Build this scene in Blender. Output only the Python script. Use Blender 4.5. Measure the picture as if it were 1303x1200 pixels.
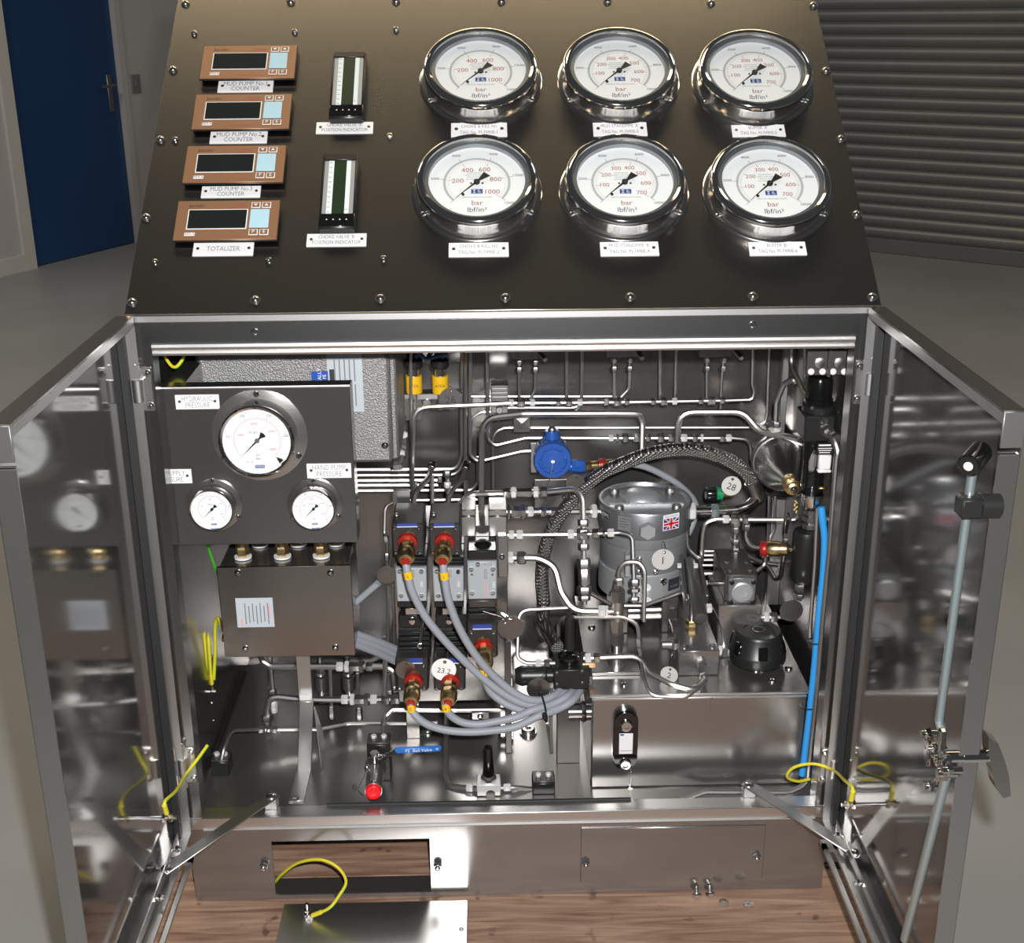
import bpy, math, random
from mathutils import Vector, Matrix, Euler
random.seed(7)
for o in list(bpy.data.objects): bpy.data.objects.remove(o)
scene = bpy.context.scene
COL = scene.collection
PI = math.pi
# ------------------------------------------------------------------ camera
FPX = 1611.35; PIT, YAW, ROL = 0.34931834, 0.02008179, -0.00803056
CAM = Vector((-0.02710749, -1.74955566, 1.39533108))
_f = Vector((math.sin(YAW)*math.cos(PIT), math.cos(YAW)*math.cos(PIT), -math.sin(PIT)))
_r = Vector((math.cos(YAW), -math.sin(YAW), 0)); _u = _r.cross(_f)
CR = _r*math.cos(ROL)+_u*math.sin(ROL); CU = -_r*math.sin(ROL)+_u*math.cos(ROL); CF = _f
cd = bpy.data.cameras.new('camera'); cd.sensor_fit = 'HORIZONTAL'; cd.sensor_width = 36; cd.lens = FPX/1303*36
cd.clip_start = .02; cd.clip_end = 100
cam = bpy.data.objects.new('camera', cd); COL.objects.link(cam)
cam.matrix_world = Matrix(((CR.x, CU.x, -CF.x, CAM.x), (CR.y, CU.y, -CF.y, CAM.y), (CR.z, CU.z, -CF.z, CAM.z), (0, 0, 0, 1)))
scene.camera = cam
# ------------------------------------------------------------------ world, lamps, exposure
w = bpy.data.worlds.new('hall_ambient'); scene.world = w; w.use_nodes = True
w.node_tree.nodes['Background'].inputs[0].default_value = (.92, .96, 1.0, 1)
w.node_tree.nodes['Background'].inputs[1].default_value = .045
def lamp(name, loc, target, power, size, color, shape='DISK', size_y=None):
    d = bpy.data.lights.new(name, 'AREA'); d.energy = power; d.shape = shape; d.size = size; d.color = color
    if size_y: d.size_y = size_y
    o = bpy.data.objects.new(name, d); COL.objects.link(o); o.location = loc
    o.rotation_euler = (Vector(target)-Vector(loc)).to_track_quat('-Z', 'Y').to_euler(); return o
lamp('camera_flash', CAM+CR*.05+CU*.075, CAM+CF*3, 54, .035, (1, .985, .97))
lamp('hall_lamp', (-.2, 2.1, 4.6), (-.2, 1.6, 0), 100, 3.4, (1, .80, .50), 'RECTANGLE', .7)
lamp('hall_lamp', (-3.0, 3.2, 4.0), (-2.9, 5.0, 0), 30, 1.0, (.96, .98, 1))
lamp('hall_lamp', (3.2, 3.0, 4.4), (3.0, 4.2, 0), 22, 1.0, (.97, .98, 1))
vs = scene.view_settings; vs.view_transform = 'Standard'; vs.look = 'None'; vs.gamma = 1; vs.exposure = 0; vs.use_curve_mapping = False
# ------------------------------------------------------------------ photo pixel -> place
ZM = dict(px=(0, 0, 1), V5=(180, 420, .2609), V6=(480, 420, .23024), V7=(760, 420, .26861), V8=(180, 680, .26667), W1=(470, 620, .25), W2=(640, 520, .21667),
          W3=(740, 580, .26667), W4=(640, 740, .32233), W5=(200, 880, .39908), W6=(640, 900, .36838), A1=(490, 610, .14167), A2=(490, 770, .14167),
          A3=(820, 640, .16667), A4=(820, 760, .16117), A5=(320, 830, .15349), A6=(440, 920, .21489), A7=(1120, 560, .18333), A8=(1120, 880, .18333),
          B6=(960, 560, .2), B7=(745, 600, .13333), B8=(640, 760, .13333), U1=(150, 0, .29167), U2=(500, 0, .30699), U3=(800, 0, .38603), U4=(0, 0, .35),
          C3=(160, 960, .16667), C4=(960, 960, .16667))
def ray(c, x, y):
    a, b, s = ZM[c]; x = a+x*s; y = b+y*s
    return CR*((x-651.5)/FPX)+CU*((600-y)/FPX)+CF
def P(c, x, y, Y): d = ray(c, x, y); return CAM+d*((Y-CAM.y)/d.y)
def G(c, x, y, z): d = ray(c, x, y); return CAM+d*((z-CAM.z)/d.z)
def X(c, x, y, X_): d = ray(c, x, y); return CAM+d*((X_-CAM.x)/d.x)
def K(c, x, y, Y): return (P(c, x, y, Y)-CAM).dot(CF)/FPX*ZM[c][2]     # metres per crop unit
def pix(p):
    v = p-CAM; z = v.dot(CF); return (651.5+FPX*v.dot(CR)/z, 600-FPX*v.dot(CU)/z)
TILT = math.radians(39.3); PO = Vector((0, -.004, 1.0))
PN = Vector((0, -math.sin(TILT), math.cos(TILT))); PV = Vector((0, math.cos(TILT), math.sin(TILT))); PU = Vector((1, 0, 0))
def PP(c, x, y, h=0):
    d = ray(c, x, y); t = ((PO+PN*h)-CAM).dot(PN)/d.dot(PN); return CAM+d*t
# ------------------------------------------------------------------ materials (procedural)
MT = {}
def mat(name, col, metal=0., rough=.5, bump=None, var=None, brush=None, coat=0., spec=.5, emit=None):
    m = bpy.data.materials.new(name); m.use_nodes = True; n = m.node_tree.nodes; l = m.node_tree.links
    b = n['Principled BSDF']; b.inputs['Base Color'].default_value = (*col, 1); b.inputs['Metallic'].default_value = metal
    b.inputs['Roughness'].default_value = rough; b.inputs['Coat Weight'].default_value = coat; b.inputs['Specular IOR Level'].default_value = spec
    tc = n.new('ShaderNodeTexCoord')
    def noise(scale, det=4, vec=None):
        t = n.new('ShaderNodeTexNoise'); t.inputs['Scale'].default_value = scale; t.inputs['Detail'].default_value = det
        if vec:
            mp = n.new('ShaderNodeMapping'); mp.inputs['Scale'].default_value = vec; l.new(tc.outputs['Object'], mp.inputs[0]); l.new(mp.outputs[0], t.inputs[0])
        else: l.new(tc.outputs['Object'], t.inputs[0])
        return t
    if var:
        sc, amt, *vec = var; t = noise(sc, 5, vec[0] if vec else None); r = n.new('ShaderNodeValToRGB')
        r.color_ramp.elements[0].position = .3; r.color_ramp.elements[1].position = .7
        r.color_ramp.elements[0].color = (*[max(0, c*(1-amt)) for c in col], 1); r.color_ramp.elements[1].color = (*[min(1, c*(1+amt)) for c in col], 1)
        l.new(t.outputs['Fac'], r.inputs[0]); l.new(r.outputs[0], b.inputs['Base Color'])
    if bump:
        sc, st, *vec = bump; t = noise(sc, 3, vec[0] if vec else None); bp = n.new('ShaderNodeBump'); bp.inputs['Strength'].default_value = st; bp.inputs['Distance'].default_value = .002
        l.new(t.outputs['Fac'], bp.inputs['Height']); l.new(bp.outputs[0], b.inputs['Normal'])
    if brush:
        vec, amt = brush; t = noise(1, 3, vec); mr = n.new('ShaderNodeMapRange'); mr.inputs[1].default_value = .3; mr.inputs[2].default_value = .7
        mr.inputs[3].default_value = max(.02, rough-amt); mr.inputs[4].default_value = rough+amt
        l.new(t.outputs['Fac'], mr.inputs[0]); l.new(mr.outputs[0], b.inputs['Roughness'])
    if emit: b.inputs['Emission Color'].default_value = (*emit[0], 1); b.inputs['Emission Strength'].default_value = emit[1]
    MT[name] = m; return m
mat('panel_steel', (.37, .35, .33), 1, .23)
mat('sheet_steel', (.38, .37, .36), .88, .22, brush=((5, 5, 1200), .015))
mat('inner_steel', (.28, .272, .267), .89, .21, bump=(2.2, .08))
mat('tank_steel', (.35, .34, .33), .87, .21, brush=((5, 5, 1200), .015), bump=(3, .08))
mat('deck_steel', (.27, .262, .255), .84, .28)
mat('door_steel', (.25, .245, .24), .86, .085)
mat('frame_steel', (.60, .595, .59), 1, .38)
mat('fascia_steel', (.36, .36, .365), 1, .24)
mat('lip_steel', (.75, .745, .74), 1, .36)
mat('tube_steel', (.74, .72, .70), 1, .34)
mat('dark_tube', (.42, .40, .38), 1, .32)
mat('nut_steel', (.74, .73, .71), 1, .30)
mat('dull_nut', (.36, .36, .36), 1, .42)
mat('bright_nut', (.80, .80, .79), .35, .45)
mat('chrome', (.80, .79, .78), 1, .07)
mat('satin_chrome', (.70, .69, .68), 1, .16)
mat('brass', (.80, .60, .30), 1, .28)
mat('copper_nut', (.85, .52, .25), .6, .4)
mat('red_ring', (.46, .03, .02), .45, .35)
mat('red_plastic', (.85, .012, .02), 0, .28, coat=.4)
mat('blue_plastic', (.02, .16, .55), 0, .4)
mat('blue_paint', (.022, .10, .42), .1, .35, bump=(160, .35), coat=.2)
mat('blue_hose', (.03, .30, .72), 0, .38)
mat('black_plastic', (.015, .015, .015), 0, .36)
mat('black_gloss', (.006, .006, .006), 0, .14, coat=.6)
mat('rubber', (.018, .018, .02), 0, .6)
mat('valve_box', (.045, .043, .042), .3, .42)
mat('valve_body', (.42, .46, .49), .2, .45)
mat('valve_dark', (.12, .11, .105), .7, .4)
mat('cast_grey', (.30, .31, .32), .45, .42, bump=(300, .12))
mat('cast_light', (.52, .54, .56), .6, .40, bump=(260, .1))
mat('cast_band', (.33, .34, .36), .8, .34)
mat('hammer_grey', (.30, .30, .30), .55, .38, bump=(420, .9), var=(300, .12))
mat('cable_grey', (.30, .32, .36), 0, .5)
mat('wire_yellow', (.72, .62, .03), 0, .38)
mat('wire_green', (.06, .42, .03), 0, .4)
mat('wire_blue', (.03, .10, .30), 0, .4)
mat('band_yellow', (.85, .50, .01), 0, .45)
mat('white_label', (.86, .86, .86), 0, .4)
mat('sticker', (.50, .55, .60), 0, .4)
mat('sticker_blue', (.02, .09, .40), 0, .4)
mat('print_black', (.03, .03, .035), 0, .6)
mat('print_grey', (.20, .20, .22), 0, .6)
mat('print_red', (.40, .075, .065), 0, .6)
mat('print_pink', (.75, .35, .33), 0, .6)
mat('print_white', (.85, .85, .85), 0, .5)
mat('print_blue', (.03, .06, .30), 0, .5)
mat('dial_white', (.92, .925, .93), 0, .45)
mat('print_pale', (.52, .54, .56), 0, .6)
mat('pointer_black', (.01, .01, .01), 0, .4)
mat('tag_bright', (.72, .71, .69), .35, .42)
mat('tag_dark', (.30, .29, .28), 1, .34)
mat('flag_red', (.65, .015, .03), 0, .5)
mat('flag_blue', (.02, .03, .22), 0, .5)
mat('counter_face', (.30, .155, .085), .35, .40)
mat('screen', (.012, .016, .016), 0, .18, coat=.3)
mat('keypad_blue', (.42, .66, .78), 0, .42)
mat('scale_white', (.72, .82, .82), 0, .45)
mat('scale_grey', (.36, .37, .39), .3, .4)
mat('scale_green', (.008, .025, .01), 0, .3)
mat('floor_paint', (.29, .295, .30), 0, .42, var=(1.3, .10), bump=(30, .04))
mat('wall_paint', (.52, .51, .52), 0, .7, var=(.8, .05))
mat('frame_paint', (.62, .60, .58), 0, .6)
mat('door_blue', (.012, .055, .17), 0, .42, var=(.8, .12))
mat('shutter', (.20, .20, .20), .5, .38, var=(2, .08))
mat('switch_grey', (.20, .20, .21), 0, .5)
mat('white_plastic', (.78, .79, .80), 0, .4)
mat('green_knob', (.01, .25, .10), 0, .3)
mat('zinc', (.42, .50, .52), .8, .36)
mat('gauge_paper', (.82, .82, .83), 0, .45)
# braided hose
m = mat('braid', (.52, .49, .46), 1, .34); n = m.node_tree.nodes; l = m.node_tree.links; b = n['Principled BSDF']
tc = n.new('ShaderNodeTexCoord'); wv = []
for rz in (.8, -.8):
    mp = n.new('ShaderNodeMapping'); mp.inputs['Rotation'].default_value = (.5, rz, rz); l.new(tc.outputs['Object'], mp.inputs[0])
    t = n.new('ShaderNodeTexWave'); t.inputs['Scale'].default_value = 75; t.inputs['Distortion'].default_value = .3; l.new(mp.outputs[0], t.inputs[0]); wv.append(t)
mx = n.new('ShaderNodeMath'); mx.operation = 'MULTIPLY'; l.new(wv[0].outputs['Fac'], mx.inputs[0]); l.new(wv[1].outputs['Fac'], mx.inputs[1])
bp = n.new('ShaderNodeBump'); bp.inputs['Strength'].default_value = .9; bp.inputs['Distance'].default_value = .003
l.new(mx.outputs[0], bp.inputs['Height']); l.new(bp.outputs[0], b.inputs['Normal'])
rr = n.new('ShaderNodeValToRGB'); rr.color_ramp.elements[0].color = (.22, .21, .20, 1); rr.color_ramp.elements[1].color = (.85, .82, .78, 1)
l.new(mx.outputs[0], rr.inputs[0]); l.new(rr.outputs[0], b.inputs['Base Color'])
# worn timber
m = mat('timber', (.33, .20, .13), 0, .6); n = m.node_tree.nodes; l = m.node_tree.links; b = n['Principled BSDF']
tc = n.new('ShaderNodeTexCoord'); mp = n.new('ShaderNodeMapping'); mp.inputs['Scale'].default_value = (3, 34, 34); l.new(tc.outputs['Object'], mp.inputs[0])
t1 = n.new('ShaderNodeTexNoise'); t1.inputs['Scale'].default_value = 1.6; t1.inputs['Detail'].default_value = 7; t1.inputs['Distortion'].default_value = 1.2; l.new(mp.outputs[0], t1.inputs[0])
r1 = n.new('ShaderNodeValToRGB'); r1.color_ramp.elements[0].position = .3; r1.color_ramp.elements[1].position = .72
r1.color_ramp.elements[0].color = (.17, .085, .055, 1); r1.color_ramp.elements[1].color = (.44, .29, .20, 1); l.new(t1.outputs['Fac'], r1.inputs[0])
t2 = n.new('ShaderNodeTexNoise'); t2.inputs['Scale'].default_value = 30; t2.inputs['Detail'].default_value = 2; l.new(tc.outputs['Object'], t2.inputs[0])
r2 = n.new('ShaderNodeValToRGB'); r2.color_ramp.elements[0].position = .66; r2.color_ramp.elements[1].position = .74
r2.color_ramp.elements[0].color = (0, 0, 0, 1); r2.color_ramp.elements[1].color = (.75, .75, .75, 1); l.new(t2.outputs['Fac'], r2.inputs[0])
mxc = n.new('ShaderNodeMix'); mxc.data_type = 'RGBA'; mxc.inputs[7].default_value = (.07, .04, .03, 1)
l.new(r2.outputs[0], mxc.inputs[0]); l.new(r1.outputs[0], mxc.inputs[6]); l.new(mxc.outputs[2], b.inputs['Base Color'])
# thin clear glass: see-through plus a fresnel reflection
m = bpy.data.materials.new('dial_glass'); m.use_nodes = True; n = m.node_tree.nodes; l = m.node_tree.links; n.remove(n['Principled BSDF'])
tr = n.new('ShaderNodeBsdfTransparent'); tr.inputs[0].default_value = (.97, .98, .98, 1); gl = n.new('ShaderNodeBsdfGlossy'); gl.inputs['Roughness'].default_value = .03
lw_ = n.new('ShaderNodeLayerWeight'); pw = n.new('ShaderNodeMath'); pw.operation = 'POWER'; pw.inputs[1].default_value = 4; l.new(lw_.outputs['Facing'], pw.inputs[0])
fr = n.new('ShaderNodeMath'); fr.operation = 'MULTIPLY_ADD'; fr.inputs[1].default_value = .7; fr.inputs[2].default_value = .03; l.new(pw.outputs[0], fr.inputs[0]); ms = n.new('ShaderNodeMixShader')
l.new(fr.outputs[0], ms.inputs[0]); l.new(tr.outputs[0], ms.inputs[1]); l.new(gl.outputs[0], ms.inputs[2]); l.new(ms.outputs[0], n['Material Output'].inputs[0]); MT['dial_glass'] = m
# ------------------------------------------------------------------ mesh builder
class Fr:
    def __init__(s, o, u=(1, 0, 0), v=(0, 0, 1), n=None):
        s.o = Vector(o); s.u = Vector(u).normalized(); s.v = Vector(v).normalized(); s.n = Vector(n).normalized() if n is not None else s.u.cross(s.v)
    def __call__(s, a, b, c=0): return s.o+s.u*a+s.v*b+s.n*c
def basis(ax):
    ax = ax.normalized(); t = Vector((0, 0, 1)) if abs(ax.z) < .95 else Vector((1, 0, 0))
    u = t.cross(ax).normalized(); return u, ax.cross(u).normalized(), ax
_TX = {}
def text_geo(s):
    if s not in _TX:
        c = bpy.data.curves.new('t', 'FONT'); c.body = s; c.size = 1; c.resolution_u = 2; c.align_x = 'CENTER'; c.align_y = 'CENTER'
        o = bpy.data.objects.new('t', c); me = bpy.data.meshes.new_from_object(o)
        _TX[s] = ([v.co.copy() for v in me.vertices], [list(p.vertices) for p in me.polygons])
        bpy.data.objects.remove(o); bpy.data.curves.remove(c); bpy.data.meshes.remove(me)
    return _TX[s]
class B:
    def __init__(s): s.v = []; s.f = []
    def add(s, vs, fs):
        k = len(s.v); s.v += [Vector(p) for p in vs]; s.f += [[i+k for i in f] for f in fs]; return s
    def hexa(s, p):   # 8 points: 4 bottom ccw, 4 top ccw
        return s.add(p, [(3, 2, 1, 0), (4, 5, 6, 7), (0, 1, 5, 4), (1, 2, 6, 5), (2, 3, 7, 6), (3, 0, 4, 7)])
    def fbox(s, fr, a0, a1, b0, b1, c0, c1, ch=0):
        if ch <= 0:
            return s.hexa([fr(a0, b0, c0), fr(a1, b0, c0), fr(a1, b1, c0), fr(a0, b1, c0), fr(a0, b0, c1), fr(a1, b0, c1), fr(a1, b1, c1), fr(a0, b1, c1)])
        ch = min(ch, .45*abs(a1-a0), .45*abs(b1-b0), .45*abs(c1-c0)); L = []
        A, Bb, Cc = (min(a0, a1), max(a0, a1)), (min(b0, b1), max(b0, b1)), (min(c0, c1), max(c0, c1)); idx = {}
        for i in (0, 1):
            for j in (0, 1):
                for k in (0, 1):
                    sa, sb, sc = (1-2*i)*ch, (1-2*j)*ch, (1-2*k)*ch
                    for ax, d in enumerate(((0, sb, sc), (sa, 0, sc), (sa, sb, 0))):
                        idx[(i, j, k, ax)] = len(L); L.append(fr(A[i]+d[0], Bb[j]+d[1], Cc[k]+d[2]))
        F = []
        for i in (0, 1):
            q = [idx[(i, 0, 0, 0)], idx[(i, 1, 0, 0)], idx[(i, 1, 1, 0)], idx[(i, 0, 1, 0)]]; F.append(q if i else q[::-1])
            q = [idx[(0, i, 0, 1)], idx[(0, i, 1, 1)], idx[(1, i, 1, 1)], idx[(1, i, 0, 1)]]; F.append(q if i else q[::-1])
            q = [idx[(0, 0, i, 2)], idx[(1, 0, i, 2)], idx[(1, 1, i, 2)], idx[(0, 1, i, 2)]]; F.append(q if i else q[::-1])
        for i in (0, 1):
            for j in (0, 1):
                q = [idx[(i, j, 0, 0)], idx[(i, j, 1, 0)], idx[(i, j, 1, 1)], idx[(i, j, 0, 1)]]; F.append(q if (i+j) % 2 else q[::-1])
                q = [idx[(i, 0, j, 2)], idx[(i, 1, j, 2)], idx[(i, 1, j, 0)], idx[(i, 0, j, 0)]]; F.append(q if (i+j) % 2 else q[::-1])
                q = [idx[(0, i, j, 1)], idx[(1, i, j, 1)], idx[(1, i, j, 2)], idx[(0, i, j, 2)]]; F.append(q if (i+j) % 2 else q[::-1])
                for k in (0, 1):
                    q = [idx[(i, j, k, 0)], idx[(i, j, k, 1)], idx[(i, j, k, 2)]]; F.append(q if (i+j+k) % 2 else q[::-1])
        return s.add(L, F)
    def box(s, x0, x1, y0, y1, z0, z1, ch=0):
        return s.fbox(Fr((0, 0, 0), (1, 0, 0), (0, 1, 0), (0, 0, 1)), x0, x1, y0, y1, z0, z1, ch)
    def lathe(s, o, ax, prof, n=20, cap0=True, cap1=True, ph=0, uv=None):
        o = Vector(o); u, v, ax = uv if uv else basis(Vector(ax)); vs = []; fs = []
        for r, h in prof:
            for i in range(n):
                a = 2*PI*i/n+ph; vs.append(o+ax*h+u*(r*math.cos(a))+v*(r*math.sin(a)))
        for j in range(len(prof)-1):
            for i in range(n): i2 = (i+1) % n; fs.append((j*n+i, j*n+i2, (j+1)*n+i2, (j+1)*n+i))
        if cap0: fs.append(tuple(range(n))[::-1])
        if cap1: fs.append(tuple(range((len(prof)-1)*n, len(prof)*n)))
        return s.add(vs, fs)
    def cyl(s, a, b, r, r2=None, n=14, ch=0):
        a = Vector(a); b = Vector(b); L = (b-a).length; r2 = r if r2 is None else r2
        pr = [(r, 0), (r2, L)] if ch <= 0 else [(r-ch, 0), (r, ch), (r2, L-ch), (r2-ch, L)]
        return s.lathe(a, b-a, pr, n)
    def nut(s, c, ax, ln, r, n=6):
        ax = Vector(ax).normalized(); c = Vector(c); e = min(ln*.15, r*.2)
        return s.lathe(c-ax*ln/2, ax, [(r*.88, 0), (r, e), (r, ln-e), (r*.88, ln)], n, ph=.5)
    def ball(s, c, r, n=12, m=8, sc=(1, 1, 1)):
        pr = [(r*math.sin(PI*i/m), -r*math.cos(PI*i/m)) for i in range(1, m)]; k = len(s.v); s.lathe(c, (0, 0, 1), pr, n)
        for i in range(k, len(s.v)): d = s.v[i]-Vector(c); s.v[i] = Vector(c)+Vector((d.x*sc[0], d.y*sc[1], d.z*sc[2]))
        return s
    def dome(s, c, ax, r, h):   # button-head screw
        return s.lathe(c, ax, [(r, 0), (r, h*.35), (r*.82, h*.75), (r*.45, h), (r*.38, h*.7)], 12)
    def sweep(s, pts, r, n=8, closed=False, caps=True):
        N = len(pts); vs = []; fs = []
        tg = []
        for i in range(N):
            a = pts[i-1] if (i or closed) else pts[i]; b_ = pts[(i+1) % N] if (i < N-1 or closed) else pts[i]
            d = b_-a; tg.append(d.normalized() if d.length > 1e-9 else Vector((0, 0, 1)))
        u, v, _ = basis(tg[0])
        for i in range(N):
            t = tg[i]; u = u-t*u.dot(t)
            u = u.normalized() if u.length > 1e-6 else basis(t)[0]
            v = t.cross(u); rr = r[i] if isinstance(r, (list, tuple)) else r
            for j in range(n): a = 2*PI*j/n; vs.append(pts[i]+u*(rr*math.cos(a))+v*(rr*math.sin(a)))
        M = N if closed else N-1
        for i in range(M):
            for j in range(n):
                j2 = (j+1) % n; i2 = (i+1) % N; fs.append((i*n+j, i*n+j2, i2*n+j2, i2*n+j))
        if caps and not closed: fs.append(tuple(range(n))[::-1]); fs.append(tuple(range((N-1)*n, N*n)))
        return s.add(vs, fs)
    def poly(s, fr, pts, c0, c1):   # extruded polygon in a frame (ccw)
        n = len(pts); vs = [fr(a, b, c0) for a, b in pts]+[fr(a, b, c1) for a, b in pts]
        return s.add(vs, [tuple(range(n))[::-1], tuple(range(n, 2*n))]+[(i, (i+1) % n, n+(i+1) % n, n+i) for i in range(n)])
    def flat(s, fr, pts, c=0): return s.add([fr(a, b, c) for a, b in pts], [tuple(range(len(pts)))])
    def text(s, fr, st, a, b, h, c=.0004, rot=0, sx=1):
        vs, fs = text_geo(st); cr, sr = math.cos(rot), math.sin(rot)
        return s.add([fr(a+h*(p.x*sx*cr-p.y*sr), b+h*(p.x*sx*sr+p.y*cr), c) for p in vs], fs)
    def ring(s, fr, r0, r1, c0, c1, n=32):
        pr = [(r0, c0), (r1, c0), (r1, c1), (r0, c1)]; k = len(s.v); vs = []; fs = []
        for r, h in pr:
            for i in range(n): a = 2*PI*i/n; vs.append(fr(r*math.cos(a), r*math.sin(a), h))
        for j in range(4):
            for i in range(n): i2 = (i+1) % n; j2 = (j+1) % 4; fs.append((j*n+i, j*n+i2, j2*n+i2, j2*n+i))
        return s.add(vs, fs)
def fillet(pts, bend, seg=5):
    out = [pts[0]]
    for i in range(1, len(pts)-1):
        a, p, c = pts[i-1], pts[i], pts[i+1]; d0 = (a-p); d1 = (c-p)
        if d0.length < 1e-6 or d1.length < 1e-6: continue
        an = d0.angle(d1, PI)
        if an > 3.05: out.append(p); continue
        t = min(bend/math.tan(an/2), .48*d0.length, .48*d1.length); q0 = p+d0.normalized()*t; q1 = p+d1.normalized()*t
        for k in range(seg+1): w_ = k/seg; out.append(q0*(1-w_)**2+p*2*w_*(1-w_)+q1*w_*w_)
    out.append(pts[-1]); return out
def smooth(pts, seg=6):
    out = []; n = len(pts)
    for i in range(n-1):
        p0, p1, p2, p3 = pts[max(0, i-1)], pts[i], pts[i+1], pts[min(n-1, i+2)]
        for k in range(seg):
            t = k/seg; out.append(.5*((2*p1)+(p2-p0)*t+(2*p0-5*p1+4*p2-p3)*t*t+(3*p1-p0-3*p2+p3)*t**3))
    out.append(pts[-1]); return out
def make(name, b, mt, off=Vector((0, 0, 0)), smooth_ang=38):
    me = bpy.data.meshes.new(name); me.from_pydata([p-off for p in b.v], [], b.f); me.update()
    if len(me.polygons):
        me.polygons.foreach_set('use_smooth', [True]*len(me.polygons)); me.set_sharp_from_angle(angle=math.radians(smooth_ang))
    me.materials.append(MT[mt]); o = bpy.data.objects.new(name, me); COL.objects.link(o); return o
class Thing:
    def __init__(s, name, label=None, cat=None, group=None, kind=None): s.n = name; s.l = label; s.c = cat; s.g = group; s.k = kind; s.p = []
    def part(s, name, b, mt, sub=None, label=None, kind=None): s.p.append((name, b, mt, sub, label, kind)); return len(s.p)-1
    def done(s):
        s.p = [q for q in s.p]
        al = [v for q in s.p for v in q[1].v]
        lo = Vector([min(v[i] for v in al) for i in range(3)]); hi = Vector([max(v[i] for v in al) for i in range(3)])
        base = Vector(((lo.x+hi.x)/2, (lo.y+hi.y)/2, lo.z))
        if len(s.p) == 1: root = make(s.n, s.p[0][1], s.p[0][2], base); root.location = base
        else:
            root = bpy.data.objects.new(s.n, None); COL.objects.link(root); root.location = base; root.empty_display_size = .02; obs = []
            for name, b, mt, sub, lab, kd in s.p:
                o = make(name, b, mt, base); obs.append(o); o.parent = obs[sub] if sub is not None else root
                if lab: o['label'] = lab
                if kd: o['kind'] = kd
        if s.l: root['label'] = s.l
        if s.c: root['category'] = s.c
        if s.g: root['group'] = s.g
        if s.k: root['kind'] = s.k
        return root
def W(q, c0, Y0):   # way-point -> place ; (x,y) (x,y,Y) or (code,x,y[,Y])
    if isinstance(q, Vector): return q
    c = c0
    if isinstance(q[0], str): c = q[0]; q = q[1:]
    return P(c, q[0], q[1], q[2] if len(q) > 2 else Y0)
def nearest(path, p):
    t = pix(p); best = None
    for i in range(len(path)-1):
        a = pix(path[i]); b_ = pix(path[i+1]); dx, dy = b_[0]-a[0], b_[1]-a[1]; L = dx*dx+dy*dy
        w_ = 0 if L < 1e-9 else max(0, min(1, ((t[0]-a[0])*dx+(t[1]-a[1])*dy)/L)); e = (a[0]+dx*w_-t[0])**2+(a[1]+dy*w_-t[1])**2
        if best is None or e < best[0]: best = (e, path[i].lerp(path[i+1], w_), (path[i+1]-path[i]).normalized())
    return best[1], best[2]
def tubing(label, c, pts, Y, r, nuts=(), bend=None, mt='tube_steel', name='hydraulic_tube', cat='tube', group=None, nm='nut_steel', n=8, clips=()):
    """bent steel tube; nuts = (x, y[, length mm, radius mm, material, code])"""
    r *= .001; pp = [W(q, c, Y) for q in pts]; path = fillet(pp, bend or r*5) if len(pp) > 2 else pp
    t = Thing(name, label, cat, group); t.part('pipe', B().sweep(path, r, n), mt)
    for q in nuts:
        cc = q[5] if len(q) > 5 and q[5] else c; p, d = nearest(path, P(cc, q[0], q[1], Y))
        ln = (q[2] if len(q) > 2 and q[2] else r*1000*3.2)*.001; rr = (q[3] if len(q) > 3 and q[3] else r*1000*1.9)*.001
        t.part('compression_nut', B().nut(p, d, ln, rr), q[4] if len(q) > 4 and q[4] else nm)
    return t.done()
def screw(t, p, ax, r=.004, h=.003, mt='satin_chrome', name='screw', sub=None):
    t.part(name, B().dome(Vector(p), ax, r, h), mt, sub)
YN = Vector((0, -1, 0)); ZUP = Vector((0, 0, 1)); XP = Vector((1, 0, 0))
def FY(p): return Fr(p, (1, 0, 0), (0, 0, 1), (0, -1, 0))     # frame that faces the front
def rect(c, x0, y0, x1, y1, Y):
    a = P(c, x0, (y0+y1)/2, Y).x; b_ = P(c, x1, (y0+y1)/2, Y).x; z1 = P(c, (x0+x1)/2, y0, Y).z; z0 = P(c, (x0+x1)/2, y1, Y).z; return a, b_, z0, z1
def fb(b, c, x0, y0, x1, y1, Y, dep, ch=.001):
    a, e, z0, z1 = rect(c, x0, y0, x1, y1, Y); return b.box(a, e, Y, Y+dep, z0, z1, ch)
def Bx(*a): return B().box(*a)
# ================================================================== the hall
FLZ = -.13
def struct(name, b, mt): t = Thing(name, kind='structure'); t.part(name, b, mt); return t.done()
struct('floor', Bx(-7, 9, -6, 12, FLZ-.05, FLZ), 'floor_paint')
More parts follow.
